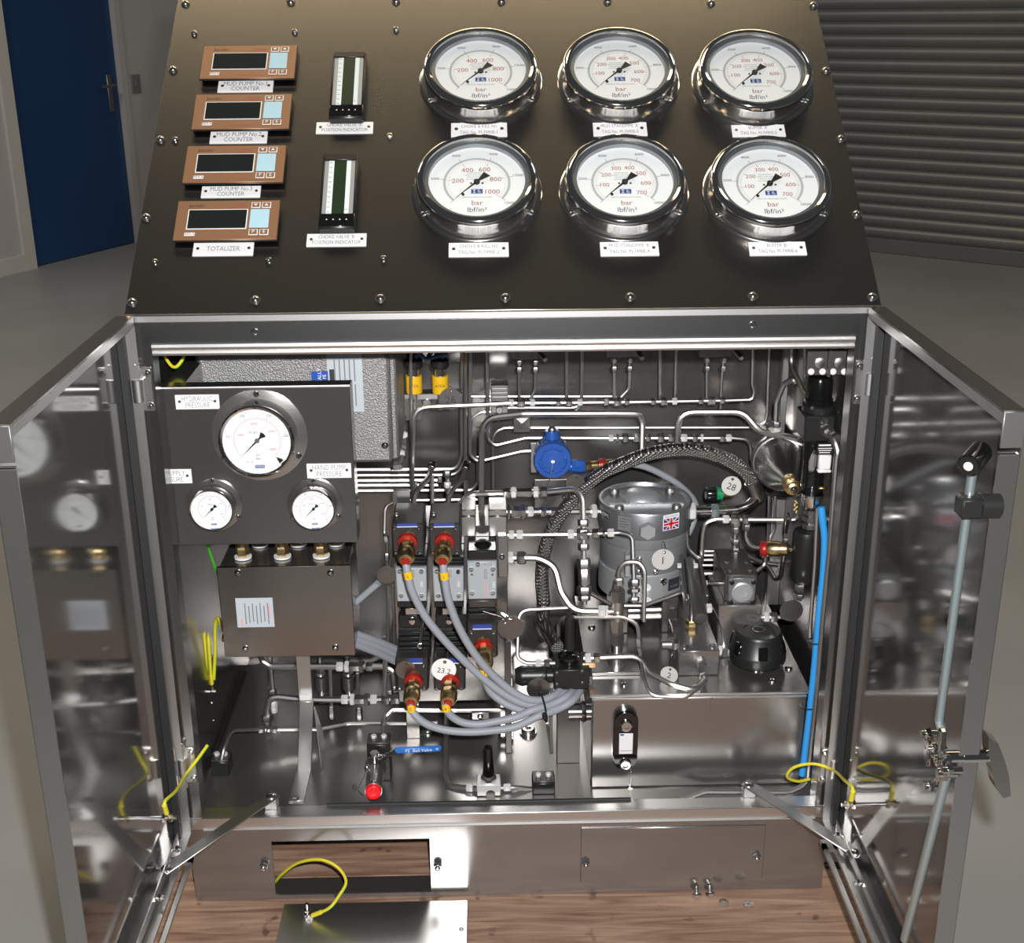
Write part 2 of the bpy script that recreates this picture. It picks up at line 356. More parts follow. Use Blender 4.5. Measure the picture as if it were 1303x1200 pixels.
# wall with the blue door
wa = Vector((-3.30, 5.51, FLZ)); wd = Vector((.42, .90, 0)).normalized(); wn = Vector((wd.y, -wd.x, 0))
FW = Fr(wa, wd, ZUP, wn)           # wn looks into the hall
def al(c, x, y):                   # distance along that wall
    d = ray(c, x, y); t = (wa-CAM).dot(wn)/d.dot(wn); return (CAM+d*t-wa).dot(wd)
d0 = al('U4', 130, 960); d1 = d0+.98
b = B(); b.fbox(FW, -4, d0-.10, 0, 3.6, -.12, 0); b.fbox(FW, d1+.06, 5.2, 0, 3.6, -.12, 0); b.fbox(FW, d0-.10, d1+.06, 2.14, 3.6, -.12, 0)
struct('wall_left', b, 'wall_paint')
t = Thing('door_1', kind='structure')
t.part('door_leaf', B().fbox(FW, d0, d1, .008, 2.05, -.06, -.02), 'door_blue')
hh = 1.04
t.part('door_handle', B().fbox(FW, d1-.105, d1-.06, hh-.14, hh+.10, -.02, -.012, .003).cyl(FW(d1-.083, hh+.03, -.012), FW(d1-.083, hh+.03, .035), .011).cyl(FW(d1-.083, hh+.03, .03), FW(d1-.205, hh+.03, .03), .010), 'dull_nut')
for z in (.25, 1.05, 1.8): t.part('door_hinge', B().cyl(FW(d0-.004, z, -.012), FW(d0-.004, z+.1, -.012), .012), 'dull_nut')
t.done()
t = Thing('trim_1', kind='structure')
t.part('door_jamb', B().fbox(FW, d0-.10, d0-.005, 0, 2.14, -.10, .018), 'frame_paint'); t.part('door_jamb', B().fbox(FW, d1+.005, d1+.06, 0, 2.14, -.10, .018), 'wall_paint')
t.part('door_head', B().fbox(FW, d0-.005, d1+.005, 2.06, 2.14, -.10, .018), 'frame_paint'); t.done()
struct('baseboard_left', B().fbox(FW, -4, d0-.102, 0, .10, 0, .014), 'frame_paint')
t = Thing('light_switch', 'small grey switch plate on the wall beside the blue door', 'switch'); sx = d1+.16
t.part('plate', B().fbox(FW, sx-.045, sx+.045, 1.01, 1.13, 0, .012, .003), 'switch_grey'); t.part('rocker', B().fbox(FW, sx-.015, sx+.015, 1.045, 1.095, .012, .018, .002), 'switch_grey'); t.done()
# roller shutter wall
s0 = G('px', 1120, 321, FLZ); s1 = G('px', 1303, 340, FLZ); sd = (s1-s0); sd.z = 0; sd.normalize(); sn = Vector((-sd.y, sd.x, 0))
if sn.dot(CAM-s0) < 0: sn = -sn
FS = Fr(s0, sd, ZUP, sn)
t = Thing('roller_shutter', 'wide grey roller shutter of horizontal ribbed steel slats', 'shutter')
prof = [(0, 0), (.006, .012), (.012, .030), (.006, .055), (0, .066), (-.004, .070), (0, .075)]
for k in range(42):
    z0 = .095+k*.075; vs = []; fs = []
    for h, z in prof:
        vs += [FS(-3.6, z0+z, h), FS(3.4, z0+z, h)]
    for j in range(len(prof)-1): fs.append((2*j, 2*j+1, 2*j+3, 2*j+2))
    t.part('slat', B().add(vs, fs), 'shutter')
t.part('bottom_bar', B().fbox(FS, -3.6, 3.4, .0, .095, -.01, .022, .004), 'shutter'); t.done()
struct('wall_back', B().fbox(FS, -9, 6, 0, 5, -.12, -.02), 'wall_paint')
# ---- timber base under the console
t = Thing('timber_base', 'worn brown timber base of wide boards under the console', 'pallet')
ys = [-.80, -.585, -.37, -.155, .06, .275, .49, .70]
for i in range(7):
    t.part('board', B().box(-.66+random.uniform(-.01, .01), .70+random.uniform(-.01, .01), ys[i]+.0015, ys[i+1]-.0015, -.032, -.001*(i % 2), .002), 'timber')
for x in (-.6, -.02, .58): t.part('bearer', B().box(x, x+.09, -.80, .70, FLZ, -.032, .003), 'timber')
t.done()
# ================================================================== the console
HW = .525; t = Thing('control_console', 'brushed stainless steel control console with sloping gauge panel and two open cabinet doors', 'console')
SX = Fr((0, 0, 0), (0, 1, 0), (0, 0, 1), (1, 0, 0))
top = PO+PV*.70
side = [(0, .147), (.56, .147), (.56, 1.44), (top.y, top.z-.006), (.002, .996)]
t.part('side_panel', B().poly(SX, side, -HW, -HW+.003), 'inner_steel'); t.part('side_panel', B().poly(SX, side, HW-.003, HW), 'inner_steel')
t.part('back_panel', Bx(-HW+.003, HW-.003, .545, .557, .147, 1.44), 'inner_steel')
t.part('floor_panel', Bx(-HW+.003, HW-.003, .004, .545, .144, .150), 'deck_steel')
# face frame
t.part('top_rail', Bx(-HW, HW, -.002, .0, .957, .998), 'fascia_steel')
t.part('top_rail_return', Bx(-HW+.02, HW-.02, 0, .028, .952, .955), 'frame_steel')
for s in (-1, 1):
    t.part('stile', Bx(min(s*HW, s*.499), max(s*HW, s*.499), -.002, .0, .169, .957), 'fascia_steel')
    t.part('stile_return', Bx(min(s*.499, s*.502), max(s*.499, s*.502), 0, .03, .169, .957), 'fascia_steel')
t.part('bottom_rail', Bx(-HW, HW, -.004, .0, .147, .169, .001), 'lip_steel')
t.part('bottom_rail_return', Bx(-.5, .5, 0, .026, .1665, .169), 'frame_steel')
lp = B(); lp.sweep([Vector((-.497, -.004, .954)), Vector((.497, -.004, .953))], .0055); lp.sweep([Vector((-.497, -.004, .945)), Vector((.497, -.004, .943))], .0042)
t.part('opening_lip', lp, 'lip_steel')
t.part('rail_edge', B().sweep([Vector((-.498, -.005, .148)), Vector((.50, -.005, .148))], .0022, 8), 'lip_steel'); t.part('door_seal', B().sweep([Vector((-.30, .024, .171)), Vector((.20, .024, .171))], .003), 'rubber')
# plinth with a hatch and its fixed cover
h0 = P('px', 345, 1067, .008); h1 = P('px', 549, 1136, .008)
hx0, hx1, hz0, hz1 = h0.x, h1.x, P('px', 450, 1136, .008).z, P('px', 450, 1068, .008).z
b = B(); b.box(-HW, hx0, .006, .010, 0, .147); b.box(hx1, HW, .006, .010, 0, .147); b.box(hx0, hx1, .006, .010, 0, hz0); b.box(hx0, hx1, .006, .010, hz1, .147)
t.part('plinth_front', b, 'sheet_steel')
t.part('plinth_flange', Bx(-HW, HW, .010, .055, 0, .004), 'valve_dark')
for s in (-1, 1): t.part('plinth_side', Bx(min(s*HW, s*(HW-.004)), max(s*HW, s*(HW-.004)), .010, .55, 0, .147), 'sheet_steel')
c0 = P('px', 739, 1048, .004); c1 = P('px', 972, 1115, .004)
a_, e_, z0, z1 = rect('px', 739, 1052, 972, 1120, .004)
t.part('hatch_cover', Bx(a_, e_, .003, .006, max(z0, .01), min(z1, .14), .001), 'sheet_steel')
for q in ((745, 1098), (962, 1089), (336, 1101), (557, 1101)):
    p = P('px', *q, .003); t.part('hatch_bolt', B().nut(p+YN*.004, YN, .009, .0075).dome(p+YN*.008, YN, .005, .004), 'satin_chrome')
# sloping panel and its bolts
FP = Fr(PO, PU, PV, PN)
t.part('sloping_panel', B().fbox(FP, -.531, .531, 0, .70, -.004, 0, .001), 'panel_steel')
t.part('panel_lip', Bx(-.531, .531, -.008, -.003, .988, 1.0008, .0025), 'lip_steel')
for q in ((236, 5), (370, 3), (504, 2), (638, 2), (773, 2), (905, 4), (1035, 7), (220, 89), (204, 178), (186, 277), (168, 385), (1051, 90), (1070, 177), (1090, 273), (1110, 378), (325, 382), (484, 380), (643, 379), (802, 378), (958, 377)):
    p = PP('px', *q); i = t.part('panel_bolt', B().dome(p+PN*.0012, PN, .0058, .004), 'satin_chrome'); t.part('washer', B().ring(Fr(p, PU, PV, PN), .004, .0072, 0, .0013, 18), 'valve_dark', i)
for q in ((247, 43), (375, 41), (504, 38), (223, 178.5), (197, 334), (342, 331.6), (488, 329.6), (496, 173.5)):
    p = PP('px', *q); t.part('stud', B().dome(p, PN, .0048, .005), 'chrome')
for q in ((324, 422), (958, 413)):
    p = P('px', *q, -.002); t.part('fascia_bolt', B().dome(p, YN, .005, .004), 'satin_chrome')
# doors: folded steel trays, swung fully open
ES = {-1: X('px', 215, 1041, -.505), 1: X('px', 1081, 1024, .500)}
def door(s, skin, lip):
    y0, y1, zb, zt = -.503, -.012, .147, 1.0
    A = lambda u0, u1: (min(s*u0, s*u1), max(s*u0, s*u1))
    i = t.part('cabinet_door', Bx(*A(skin, skin+.0025), y0, y1, zb, zt), 'door_steel')
    S = lambda n, b, m: t.part(n, b, m, i)
    S('top_flange', Bx(*A(lip, skin), y0, y1, zt-.0025, zt+.0005), 'panel_steel'); S('bottom_flange', Bx(*A(lip, skin), y0, y1, zb, zb+.0025), 'frame_steel')
    S('hinge_flange', Bx(*A(lip, skin), y1-.0025, y1, zb, zt-.0025), 'frame_steel'); S('edge_flange', Bx(*A(lip, skin+.001), y0-.001, y0+.0015, zb, zt-.045), 'sheet_steel')
    S('top_lip', Bx(*A(lip, lip+.002), y0, y1, zt-.014, zt-.0025), 'frame_steel')
    S('corner_cap', Bx(*A(lip-.001, skin+.002), y0-.004, y0-.001, zt-.040, zt+.0005, .001), 'frame_steel')
    S('corner_fold', B().sweep(fillet([Vector((s*lip, y0-.002, zt-.047)), Vector((s*(skin-.002), y0-.002, zt-.047)), Vector((s*(skin-.001), y0-.002, zt-.036))], .004), .0016, 6), 'chrome')
    S('door_gasket', Bx(*A(skin-.010, skin-.0005), y1-.016, y1-.004, zb+.004, zt-.016), 'rubber')
    # stay track on the bottom flange
    S('stay_track', Bx(*A(lip-.020, lip-.013), -.44, -.085, zb+.004, zb+.010).box(*A(lip-.004, lip+.003), -.44, -.085, zb+.004, zb+.010).box(*A(lip-.020, lip+.003), -.10, -.075, zb+.004, zb+.010), 'frame_steel')
    S('track_plate', Bx(*A(lip+.008, lip+.010), -.46, -.06, zb+.003, zb+.035), 'sheet_steel')
    for y in (-.085, -.2, -.4): S('track_stud', B().cyl((s*(lip+.014), y, zb+.024), (s*(lip-.002), y, zb+.024), .003).nut((s*(lip+.004), y, zb+.024), XP, .005, .006), 'chrome')
    e = ES[s]; S('earth_stud', B().cyl((s*skin, e.y, e.z), (s*(lip-.022), e.y, e.z), .003).nut((s*(lip-.004), e.y, e.z), XP, .005, .007).nut((s*(lip-.014), e.y, e.z), XP, .004, .007), 'chrome')
    return i
dl = door(-1, .5395, .516); dr = door(1, .5315, .510)
# lock bars, guides and handle of the right door
S = lambda n, b, m: t.part(n, b, m, dr)
RX = .486
r0 = X('A7', 645, 190, RX); r1 = X('A8', 410, 200, RX); r2 = X('A8', 455, 600, RX); r3 = X('A8', 305, 1190, RX); r3 = r2+(r3-r2)*2.0
S('lock_rod', B().sweep([r0, r1, X('A8', 425, 260, RX)], .0052, 10), 'zinc'); S('lock_rod', B().sweep([r2, r3], .0055, 10), 'zinc')
rw = X('A7', 655, 120, RX); S('rod_roller', B().cyl(rw+Vector((.012, .014, .002)), rw+Vector((-.012, -.016, -.004)), .0125, n=18, ch=.002), 'black_gloss')
rn = rw+Vector((-.0122, -.0165, -.004)); S('roller_pin', B().dome(rn, Vector((-.024, -.03, -.006)), .005, .003), 'white_label')
gb = X('A7', 620, 455, RX); S('rod_guide', Bx(gb.x-.013, gb.x+.012, gb.y-.012, gb.y+.012, gb.z-.012, gb.z+.012, .003).cyl(gb+Vector((.010, 0, 0)), gb+Vector((.032, 0, 0)), .0140, n=18, ch=.001), 'black_plastic')
ho = X('px', 1257, 962, .546); hc = Vector((RX, ho.y, ho.z))
S('lock_spindle', B().cyl(hc+Vector((-.012, 0, 0)), hc+Vector((.062, 0, 0)), .0075, ch=.001).nut(hc+Vector((-.008, 0, 0)), XP, .007, .012).nut(hc+Vector((.004, 0, 0)), XP, .007, .0135), 'chrome')
for q, w_ in (((330, 290), .006), ((375, 390), .005), ((440, 560), .009), ((350, 655), .006), ((480, 545), .006)):
    p = X('A8', *q, RX-.004); S('linkage_pin', B().cyl(p+Vector((.014, 0, 0)), p-Vector((.008, 0, 0)), w_*.7).nut(p, XP, .006, w_*1.15), 'chrome')
pl = [X('A8', *q, RX) for q in ((330, 290), (380, 400), (450, 470), (470, 560), (350, 655))]
S('lock_linkage', B().sweep(fillet(pl, .008), .0038, 6), 'satin_chrome'); S('lock_linkage', B().sweep([X('A8', 405, 215, RX), X('A8', 435, 280, RX), X('A8', 425, 420, RX), X('A8', 480, 470, RX)], .0045, 6), 'satin_chrome')
ho = hc+Vector((.060, 0, 0)); SC = .62; hp = [(-.062, .004), (-.045, .018), (-.012, .026), (.02, .025), (.050, .014), (.064, -.004), (.056, -.010), (.030, .006), (0, .010), (-.03, .005), (-.05, -.006)]; hp = [(-.03, -.006), (-.022, .006), (0, .016), (.02, .023), (.046, .028), (.05, .020), (.036, .009), (.014, .003), (-.01, -.004)][::-1]
S('door_handle', B().poly(Fr(ho, (0, -.05, -1), (1, 0, 0), (0, 1, 0)), hp, -.010, .010).cyl(ho-Vector((.03, 0, 0)), ho+Vector((.004, 0, 0)), .008), 'chrome')
# hinges
def hinge(s, c, x, y):
    p = P('px', x, y, -.010)
    i = t.part('hinge', B().cyl(p-ZUP*.017, p+ZUP*.017, .0085, n=14, ch=.001), 'frame_steel')
    t.part('hinge_pin', B().cyl(p-ZUP*.038, p+ZUP*.038, .0038, n=10).ball(p+ZUP*.038, .005), 'nut_steel', i)
    t.part('hinge_clip', B().cyl(p+Vector((s*.011, -.002, .014)), p+Vector((s*.011, -.002, .036)), .0035).cyl(p+Vector((s*.011, -.002, -.036)), p+Vector((s*.011, -.002, -.014)), .0035), 'satin_chrome', i)
    t.part('hinge_leaf', Bx(p.x-s*.009-(.010), p.x-s*.009+.010, -.0055, -.002, p.z-.032, p.z+.032, .001), 'nut_steel', i)
    for dz in (-.024, .024): t.part('hinge_screw', B().dome((p.x-s*.014, -.0055, p.z+dz), YN, .0055, .004), 'satin_chrome', i)
hinge(-1, 'px', 176, 497); hinge(1, 'px', 1106, 488); hinge(-1, 'px', 233, 976); hinge(1, 'px', 1060, 977)
# door stays
def stay(c, a, b_, za, zb):
    p = G(c, *a, za); q = G(c, *b_, zb); d = (q-p); d.z = 0; d.normalize(); u = (q-p).normalized(); sdv = u.cross(ZUP).normalized(); L = (q-p).length
    i = t.part('door_stay', B().fbox(Fr(p, u, sdv, u.cross(sdv)), -.010, L+.008, -.011, .011, -.0015, .0015, .0007), 'frame_steel')
    for w_ in (p, q): t.part('stay_pivot', B().dome(w_+ZUP*.001, ZUP, .0085, .004), 'satin_chrome', i)
    t.part('stay_bracket', Bx(p.x-.010, p.x+.010, p.y-.009, p.y+.009, .169, p.z-.001, .001), 'frame_steel', i)
stay('px', (345, 1014), (212, 1106), .188, .166); stay('px', (953, 999), (1089, 1085), .188, .166)
console = t.done()
# ---- loose hatch plate on the boards, its earth wire, and loose fixings
g0 = G('W5', 405, 676, .004); g1 = G('W5', 990, 673, .004)
t = Thing('hatch_plate', 'bare steel hatch plate lying flat on the timber before the plinth opening', 'plate')
t.part('plate', Bx(g0.x, g1.x, -.165, g0.y, 0, .0035, .0008), 'frame_steel')
p = G('W5', 480, 718, .004); t.part('earth_stud', B().cyl(p, p+ZUP*.026, .003).nut(p+ZUP*.005, ZUP, .006, .007).nut(p+ZUP*.013, ZUP, .004, .006), 'chrome')
p = G('W5', 970, 757, .0037); t.part('hole_rim', B().ring(Fr(p, (1, 0, 0), (0, 1, 0)), .0015, .004, 0, .0004, 14), 'valve_dark'); t.done()
def wire(label, pts, r=.0024, mt='wire_yellow', lugs=(), name='earth_wire', cat='wire', group='yellow and green earth wires', stripe=True):
    path = smooth(pts, 8); t = Thing(name, label, cat, group); i = t.part('sheath', B().sweep(path, r, 8), mt)
    if stripe:
        u, v, _ = basis(path[1]-path[0]); t.part('green_stripe', B().sweep([q+Vector((r*.5, 0, -r*.62)) for q in path], r*.55, 6), 'wire_green', i)
    for k in lugs:
        a = path[0 if k == 0 else -1]; c = path[4 if k == 0 else -5]; d = (c-a).normalized()
        t.part('lug', B().cyl(a-d*.004, a+d*.016, r*1.6, n=10, ch=.0006), 'wire_yellow'); t.part('lug_eye', B().cyl(a-d*.011-d.orthogonal().normalized()*.001, a-d*.011+d.orthogonal().normalized()*.001, .006, n=12), 'nut_steel')
    return t.done()
wire('earth wire looping out of the plinth opening to the loose hatch plate', [P('W5', 372, 612, .03), P('W5', 400, 580, .012), P('W5', 450, 546, -.01), P('W5', 520, 536, -.03), P('W5', 575, 560, -.04), P('W5', 602, 605, -.045), P('W5', 580, 650, -.05), P('W5', 548, 690, -.055), G('W5', 500, 712, .012)], lugs=(1,))
def small_bolt(label, c, x, y, g):
    p = G(c, x, y, .003); t = Thing('loose_bolt', label, 'bolt', g); t.part('head', B().nut(p+Vector((0, 0, .0035)), (0, .3, 1), .006, .0075), 'satin_chrome'); t.part('shank', B().cyl(p+Vector((0, .002, .004)), p+Vector((.002, .016, .006)), .0032), 'nut_steel'); t.done()
small_bolt('small loose bolt lying on the timber before the plinth', 'W6', 670, 655, 'loose bolts on the timber'); small_bolt('small loose bolt lying on the timber before the plinth', 'W6', 716, 650, 'loose bolts on the timber')
for q in ((763, 674), (848, 680)):
    p = G('W6', *q, .001); t = Thing('loose_washer', 'flat steel washer lying on the timber', 'washer', 'loose washers on the timber'); t.part('washer', B().ring(Fr(p, (1, 0, 0), (0, 1, 0)), .0035, .0085, -.001, .0008, 20), 'satin_chrome'); t.done()
t = Thing('foam_block', 'white foam block standing on the timber beside the plinth', 'block'); p = G('C4', 590, 835, 0)
t.part('block', Bx(p.x-.02, p.x+.09, p.y, p.y+.12, 0, .035, .004), 'white_plastic'); t.done()
# door earth wires
def lug_pt(s, lip): return Vector((s*(lip-.008), ES[s].y, ES[s].z+.011))
wire('earth wire from the stile to the left cabinet door stud', [P('px', 264, 948, .012), P('px', 252, 965, -.005), P('px', 237, 985, -.03), P('px', 224, 1006, ES[-1].y*.7), lug_pt(-1, .516)+ZUP*.018, lug_pt(-1, .516)], lugs=(1,))
wire('earth wire looping past the blue hose to the right door stud', [P('C4', 420, 188, .03), P('C4', 330, 205, .015), P('C4', 250, 170, 0), P('C4', 300, 100, -.01), P('C4', 450, 72, -.02), P('C4', 600, 120, -.04), P('C4', 690, 200, ES[1].y*.8), lug_pt(1, .510)+ZUP*.018, lug_pt(1, .510)], lugs=(1,))
# ================================================================== sloping panel instruments
def nameplate(label, corners, lines, fr_of, cat='nameplate', hgt=None, group='white engraved nameplates', th=.0016):
    """corners: photo x0,y0,x1,y1 of the plate ; fr_of gives the surface frame at a pixel"""
    a = fr_of(corners[0], corners[1]); c = fr_of(corners[2], corners[3]); fr = Fr((a.o+c.o)/2, a.u, a.v, a.n)
    w_ = (c.o-a.o).dot(fr.u); h_ = -(c.o-a.o).dot(fr.v)
    t = Thing('nameplate', label, cat, group); i = t.part('plate', B().fbox(fr, -w_/2, w_/2, -h_/2, h_/2, 0, th, .0003), 'white_label')
    b = B(); fs = min(h_*.52, w_*1.95/max(len(s) for s in lines)); n = len(lines)
    for k, s in enumerate(lines): b.text(fr, s, 0, ((n-1)/2-k)*h_*.44, fs, th+.0003, 0, .74)
    t.part('lettering', b, 'print_grey', i)
    for s in (-1, 1): t.part('screw', B().cyl(fr(s*(w_/2-h_*.28), h_*.05, th), fr(s*(w_/2-h_*.28), h_*.05, th+.0006), h_*.10, n=10), 'valve_dark')
    return t.done()
def fP(x, y): return Fr(PP('px', x, y, 0), PU, PV, PN)
def big_gauge(c, x, y, kind, label):
    o = PP(c, x, y, .0335)-PN*.0335; f = Fr(o, PU, PV, PN); t = Thing('pressure_gauge', label, 'gauge', 'large round gauges on the sloping panel')
    t.part('flange', B().lathe(o, PN, [(.0965, 0), (.097, .003), (.095, .005), (.090, .0055)], 56), 'satin_chrome')
    t.part('case', B().lathe(o, PN, [(.0885, .004), (.0855, .012), (.0852, .030)], 56, cap1=False), 'satin_chrome')
    R = .0895; pr = [(R-.003, .026), (R, .029), (R, .036), (R-.003, .041), (R-.007, .043), (R-.0105, .041), (R-.0115, .037), (R-.013, .026), (R-.003, .026)]
    t.part('bezel', B().lathe(o, PN, pr, 64, False, False), 'chrome')
    pal = B(); d = t.part('dial', B().lathe(o, PN, [(.0772, .024), (.0770, .0245)], 48), 'dial_white')
    t.part('inner_ring', B().ring(f, .0715, .0772, .0245, .034, 48), 'cast_band')
    mx = 1000 if kind == 'a' else 700; st = 200 if kind == 'a' else 100; a0, a1 = math.radians(225), math.radians(-40)
    ang = lambda q: a0+(a1-a0)*q; red = B(); blk = B(); gry = B(); H = .0248
    for k in range(mx//20+1 if kind == 'a' else mx//10+1):
        q = k/(mx/20 if kind == 'a' else mx/10); an = ang(q); m5 = k % (10 if kind == 'a' else 10) == 0; r0, r1 = (.036 if m5 else .041), .0445
        cs, sn_ = math.cos(an), math.sin(an); wv_ = .0003 if m5 else .00016
        red.flat(f, [(r0*cs-wv_*sn_, r0*sn_+wv_*cs), (r0*cs+wv_*sn_, r0*sn_-wv_*cs), (r1*cs+wv_*sn_, r1*sn_-wv_*cs), (r1*cs-wv_*sn_, r1*sn_+wv_*cs)][::-1], H)
    for v in range(st, mx+1, st):
        an = ang(v/mx); rr = .0285 if kind == 'a' else .031; red.text(f, str(v), rr*math.cos(an), rr*math.sin(an), .0120 if kind == 'a' else .0105, H)
    red.text(f, 'bar', 0, -.0395, .0130, H)
    N_ = 75
    for k in range(N_+1):
        an = ang(k/N_); m5 = k % 15 == 0; r0, r1 = .0468, (.0545 if m5 else .0505); cs, sn_ = math.cos(an), math.sin(an); wv_ = .0003 if m5 else .00018
        (blk if m5 else gry).flat(f, [(r0*cs-wv_*sn_, r0*sn_+wv_*cs), (r0*cs+wv_*sn_, r0*sn_-wv_*cs), (r1*cs+wv_*sn_, r1*sn_-wv_*cs), (r1*cs-wv_*sn_, r1*sn_+wv_*cs)][::-1], H)
    for k in range(60):   # grey arc of the outer scale
        q0, q1 = ang(k/60), ang((k+1)/60); pal.flat(f, [(.0460*math.cos(q0), .0460*math.sin(q0)), (.0496*math.cos(q0), .0496*math.sin(q0)), (.0496*math.cos(q1), .0496*math.sin(q1)), (.0460*math.cos(q1), .0460*math.sin(q1))], H-.0001)
    for k, s in enumerate(['3000', '6000', '9000', '12000', '15000'] if kind == 'a' else ['2000', '4000', '6000', '8000', '10000']):
        an = ang((k+1)/5); blk.text(f, s, .0625*math.cos(an), .0625*math.sin(an), .0066, H)
    blk.text(f, 'lbf/in²', 0, -.0530, .0128, H)
    for k, s in enumerate(['SOLID FRONT', 'SAFETY PATTERN', 'MONITORED', 'ACCURACY 1%']): gry.text(f, s, -.004, .0195-k*.0042, .0034, H)
    gry.text(f, 'CRITICAL PRESSURE SYSTEMS', 0, -.0285, .0034, H)
    t.part('scale_band', pal, 'print_pale', d); t.part('red_scale', red, 'print_red', d); t.part('black_scale', blk, 'print_black', d); t.part('fine_print', gry, 'print_grey', d)
    lg = B(); lg.flat(f, [(-.0085, -.0215), (.0085, -.0215), (.0085, -.0125), (-.0085, -.0125)], H); t.part('logo', lg, 'print_blue', d)
    lw = B(); lw.flat(f, [(-.0065, -.020), (-.0015, -.020), (-.004, -.0172)], H+.0002); lw.flat(f, [(-.0065, -.0140), (-.004, -.0168), (-.0015, -.0140)], H+.0002)
    for k in range(4): lw.flat(f, [(.001, -.0200+k*.0017), (.0068-k*.001, -.0200+k*.0017), (.0068-k*.001, -.0193+k*.0017), (.001, -.0193+k*.0017)], H+.0002)
    t.part('logo_mark', lw, 'print_white', d)
    nd = B(); an = a0; u = (math.cos(an), math.sin(an)); v = (-u[1], u[0]); q = lambda a, b_: (u[0]*a+v[0]*b_, u[1]*a+v[1]*b_)
    nd.poly(f, [q(.046, 0), q(.004, .0016), q(.004, -.0016)], .0275, .0282); nd.poly(f, [q(-.004, .0015), q(-.022, .0062), q(-.021, -.0062), q(-.004, -.0015)], .0275, .0282); nd.cyl(f(0, 0, .0255), f(0, 0, .0295), .0046, n=16)
    nd.cyl(f(*q(.031, .002), .0249), f(*q(.031, .002), .027), .0022, n=10)
    t.part('pointer', nd, 'pointer_black'); t.part('pointer_hub', B().cyl(f(0, 0, .0295), f(0, 0, .0305), .0024, n=12), 'chrome')
    for s in (-1, 1): t.part('dial_screw', B().cyl(f(s*.0085, -.001, .0246), f(s*.0085, -.001, .0254), .0017, n=8), 'valve_dark')
    t.part('dial_screw', B().dome(f(0, .0735, .0345), PN, .0016, .001), 'dull_nut')
    t.part('glass', B().lathe(o, PN, [(.0775, .0355), (.0775, .0358)], 40), 'dial_glass')
    for an in (90, 210, 330): p = f(.0915*math.cos(math.radians(an)), .0915*math.sin(math.radians(an)), .0052); t.part('flange_screw', B().dome(p, PN, .0042, .003), 'chrome')
    for q in t.p:      # the case stands about 35 mm proud of the panel
        for j, v_ in enumerate(q[1].v): q[1].v[j] = v_-PN*((v_-o).dot(PN)*.18)
    t.done()
big_gauge('px', 611.5, 83, 'a', 'round pressure gauge reading to 1000 bar above the CHOKE & KILL N1 nameplate')
big_gauge('px', 606.6, 224.5, 'a', 'round pressure gauge reading to 1000 bar above the CHOKE & KILL N2 nameplate')
big_gauge('px', 788.7, 82.5, 'b', "round pressure gauge reading to 700 bar above the MUD STANDPIPE 'A' nameplate")
big_gauge('px', 796, 224.5, 'b', "round pressure gauge reading to 700 bar above the MUD STANDPIPE 'B' nameplate")
big_gauge('px', 962, 85, 'b', "round pressure gauge reading to 700 bar above the BUFFER 'A' nameplate")
big_gauge('px', 981.5, 226.5, 'b', "round pressure gauge reading to 700 bar above the BUFFER 'B' nameplate")
for q, ln in (((574, 157.5, 645.5, 174), ('CHOKE & KILL N1', 'TAG No. PI-7490E-1')), ((571, 310, 647.5, 326.5), ('CHOKE & KILL N2', 'TAG No. PI-7490E-2')),
              ((754, 157, 824, 173), ("MUD STANDPIPE 'A'", 'TAG No. PI-7490E-3')), ((763, 309, 839, 325.5), ("MUD STANDPIPE 'B'", 'TAG No. PI-7490E-4')),
              ((930, 160, 1000, 174), ("BUFFER 'A'", 'TAG No. PI-7490E-5')), ((951.5, 309, 1027, 325), ("BUFFER 'B'", 'TAG No. PI-7490E-6')),
              ((278.5, 104, 347, 117.5), ('MUD PUMP No.1', 'COUNTER')), ((268.5, 168.5, 339.5, 182.5), ('MUD PUMP No.2', 'COUNTER')), ((257.5, 238, 331, 251.5), ('MUD PUMP No.3', 'COUNTER')),
              ((247, 310, 322, 325.5), ('TOTALIZER',)), ((403, 156.5, 474.5, 170), ("CHOKE VALVE 'A'", 'POSITION INDICATOR')), ((391, 298.5, 466, 313.5), ("CHOKE VALVE 'B'", 'POSITION INDICATOR'))):
    ex = {'MUD PUMP No.1': ', under the first counter', 'MUD PUMP No.2': ', under the second counter', 'MUD PUMP No.3': ', right above the totalizer'}.get(ln[0], '')
    nameplate('white engraved nameplate reading '+' '.join(ln)+ex, q, ln, fP)
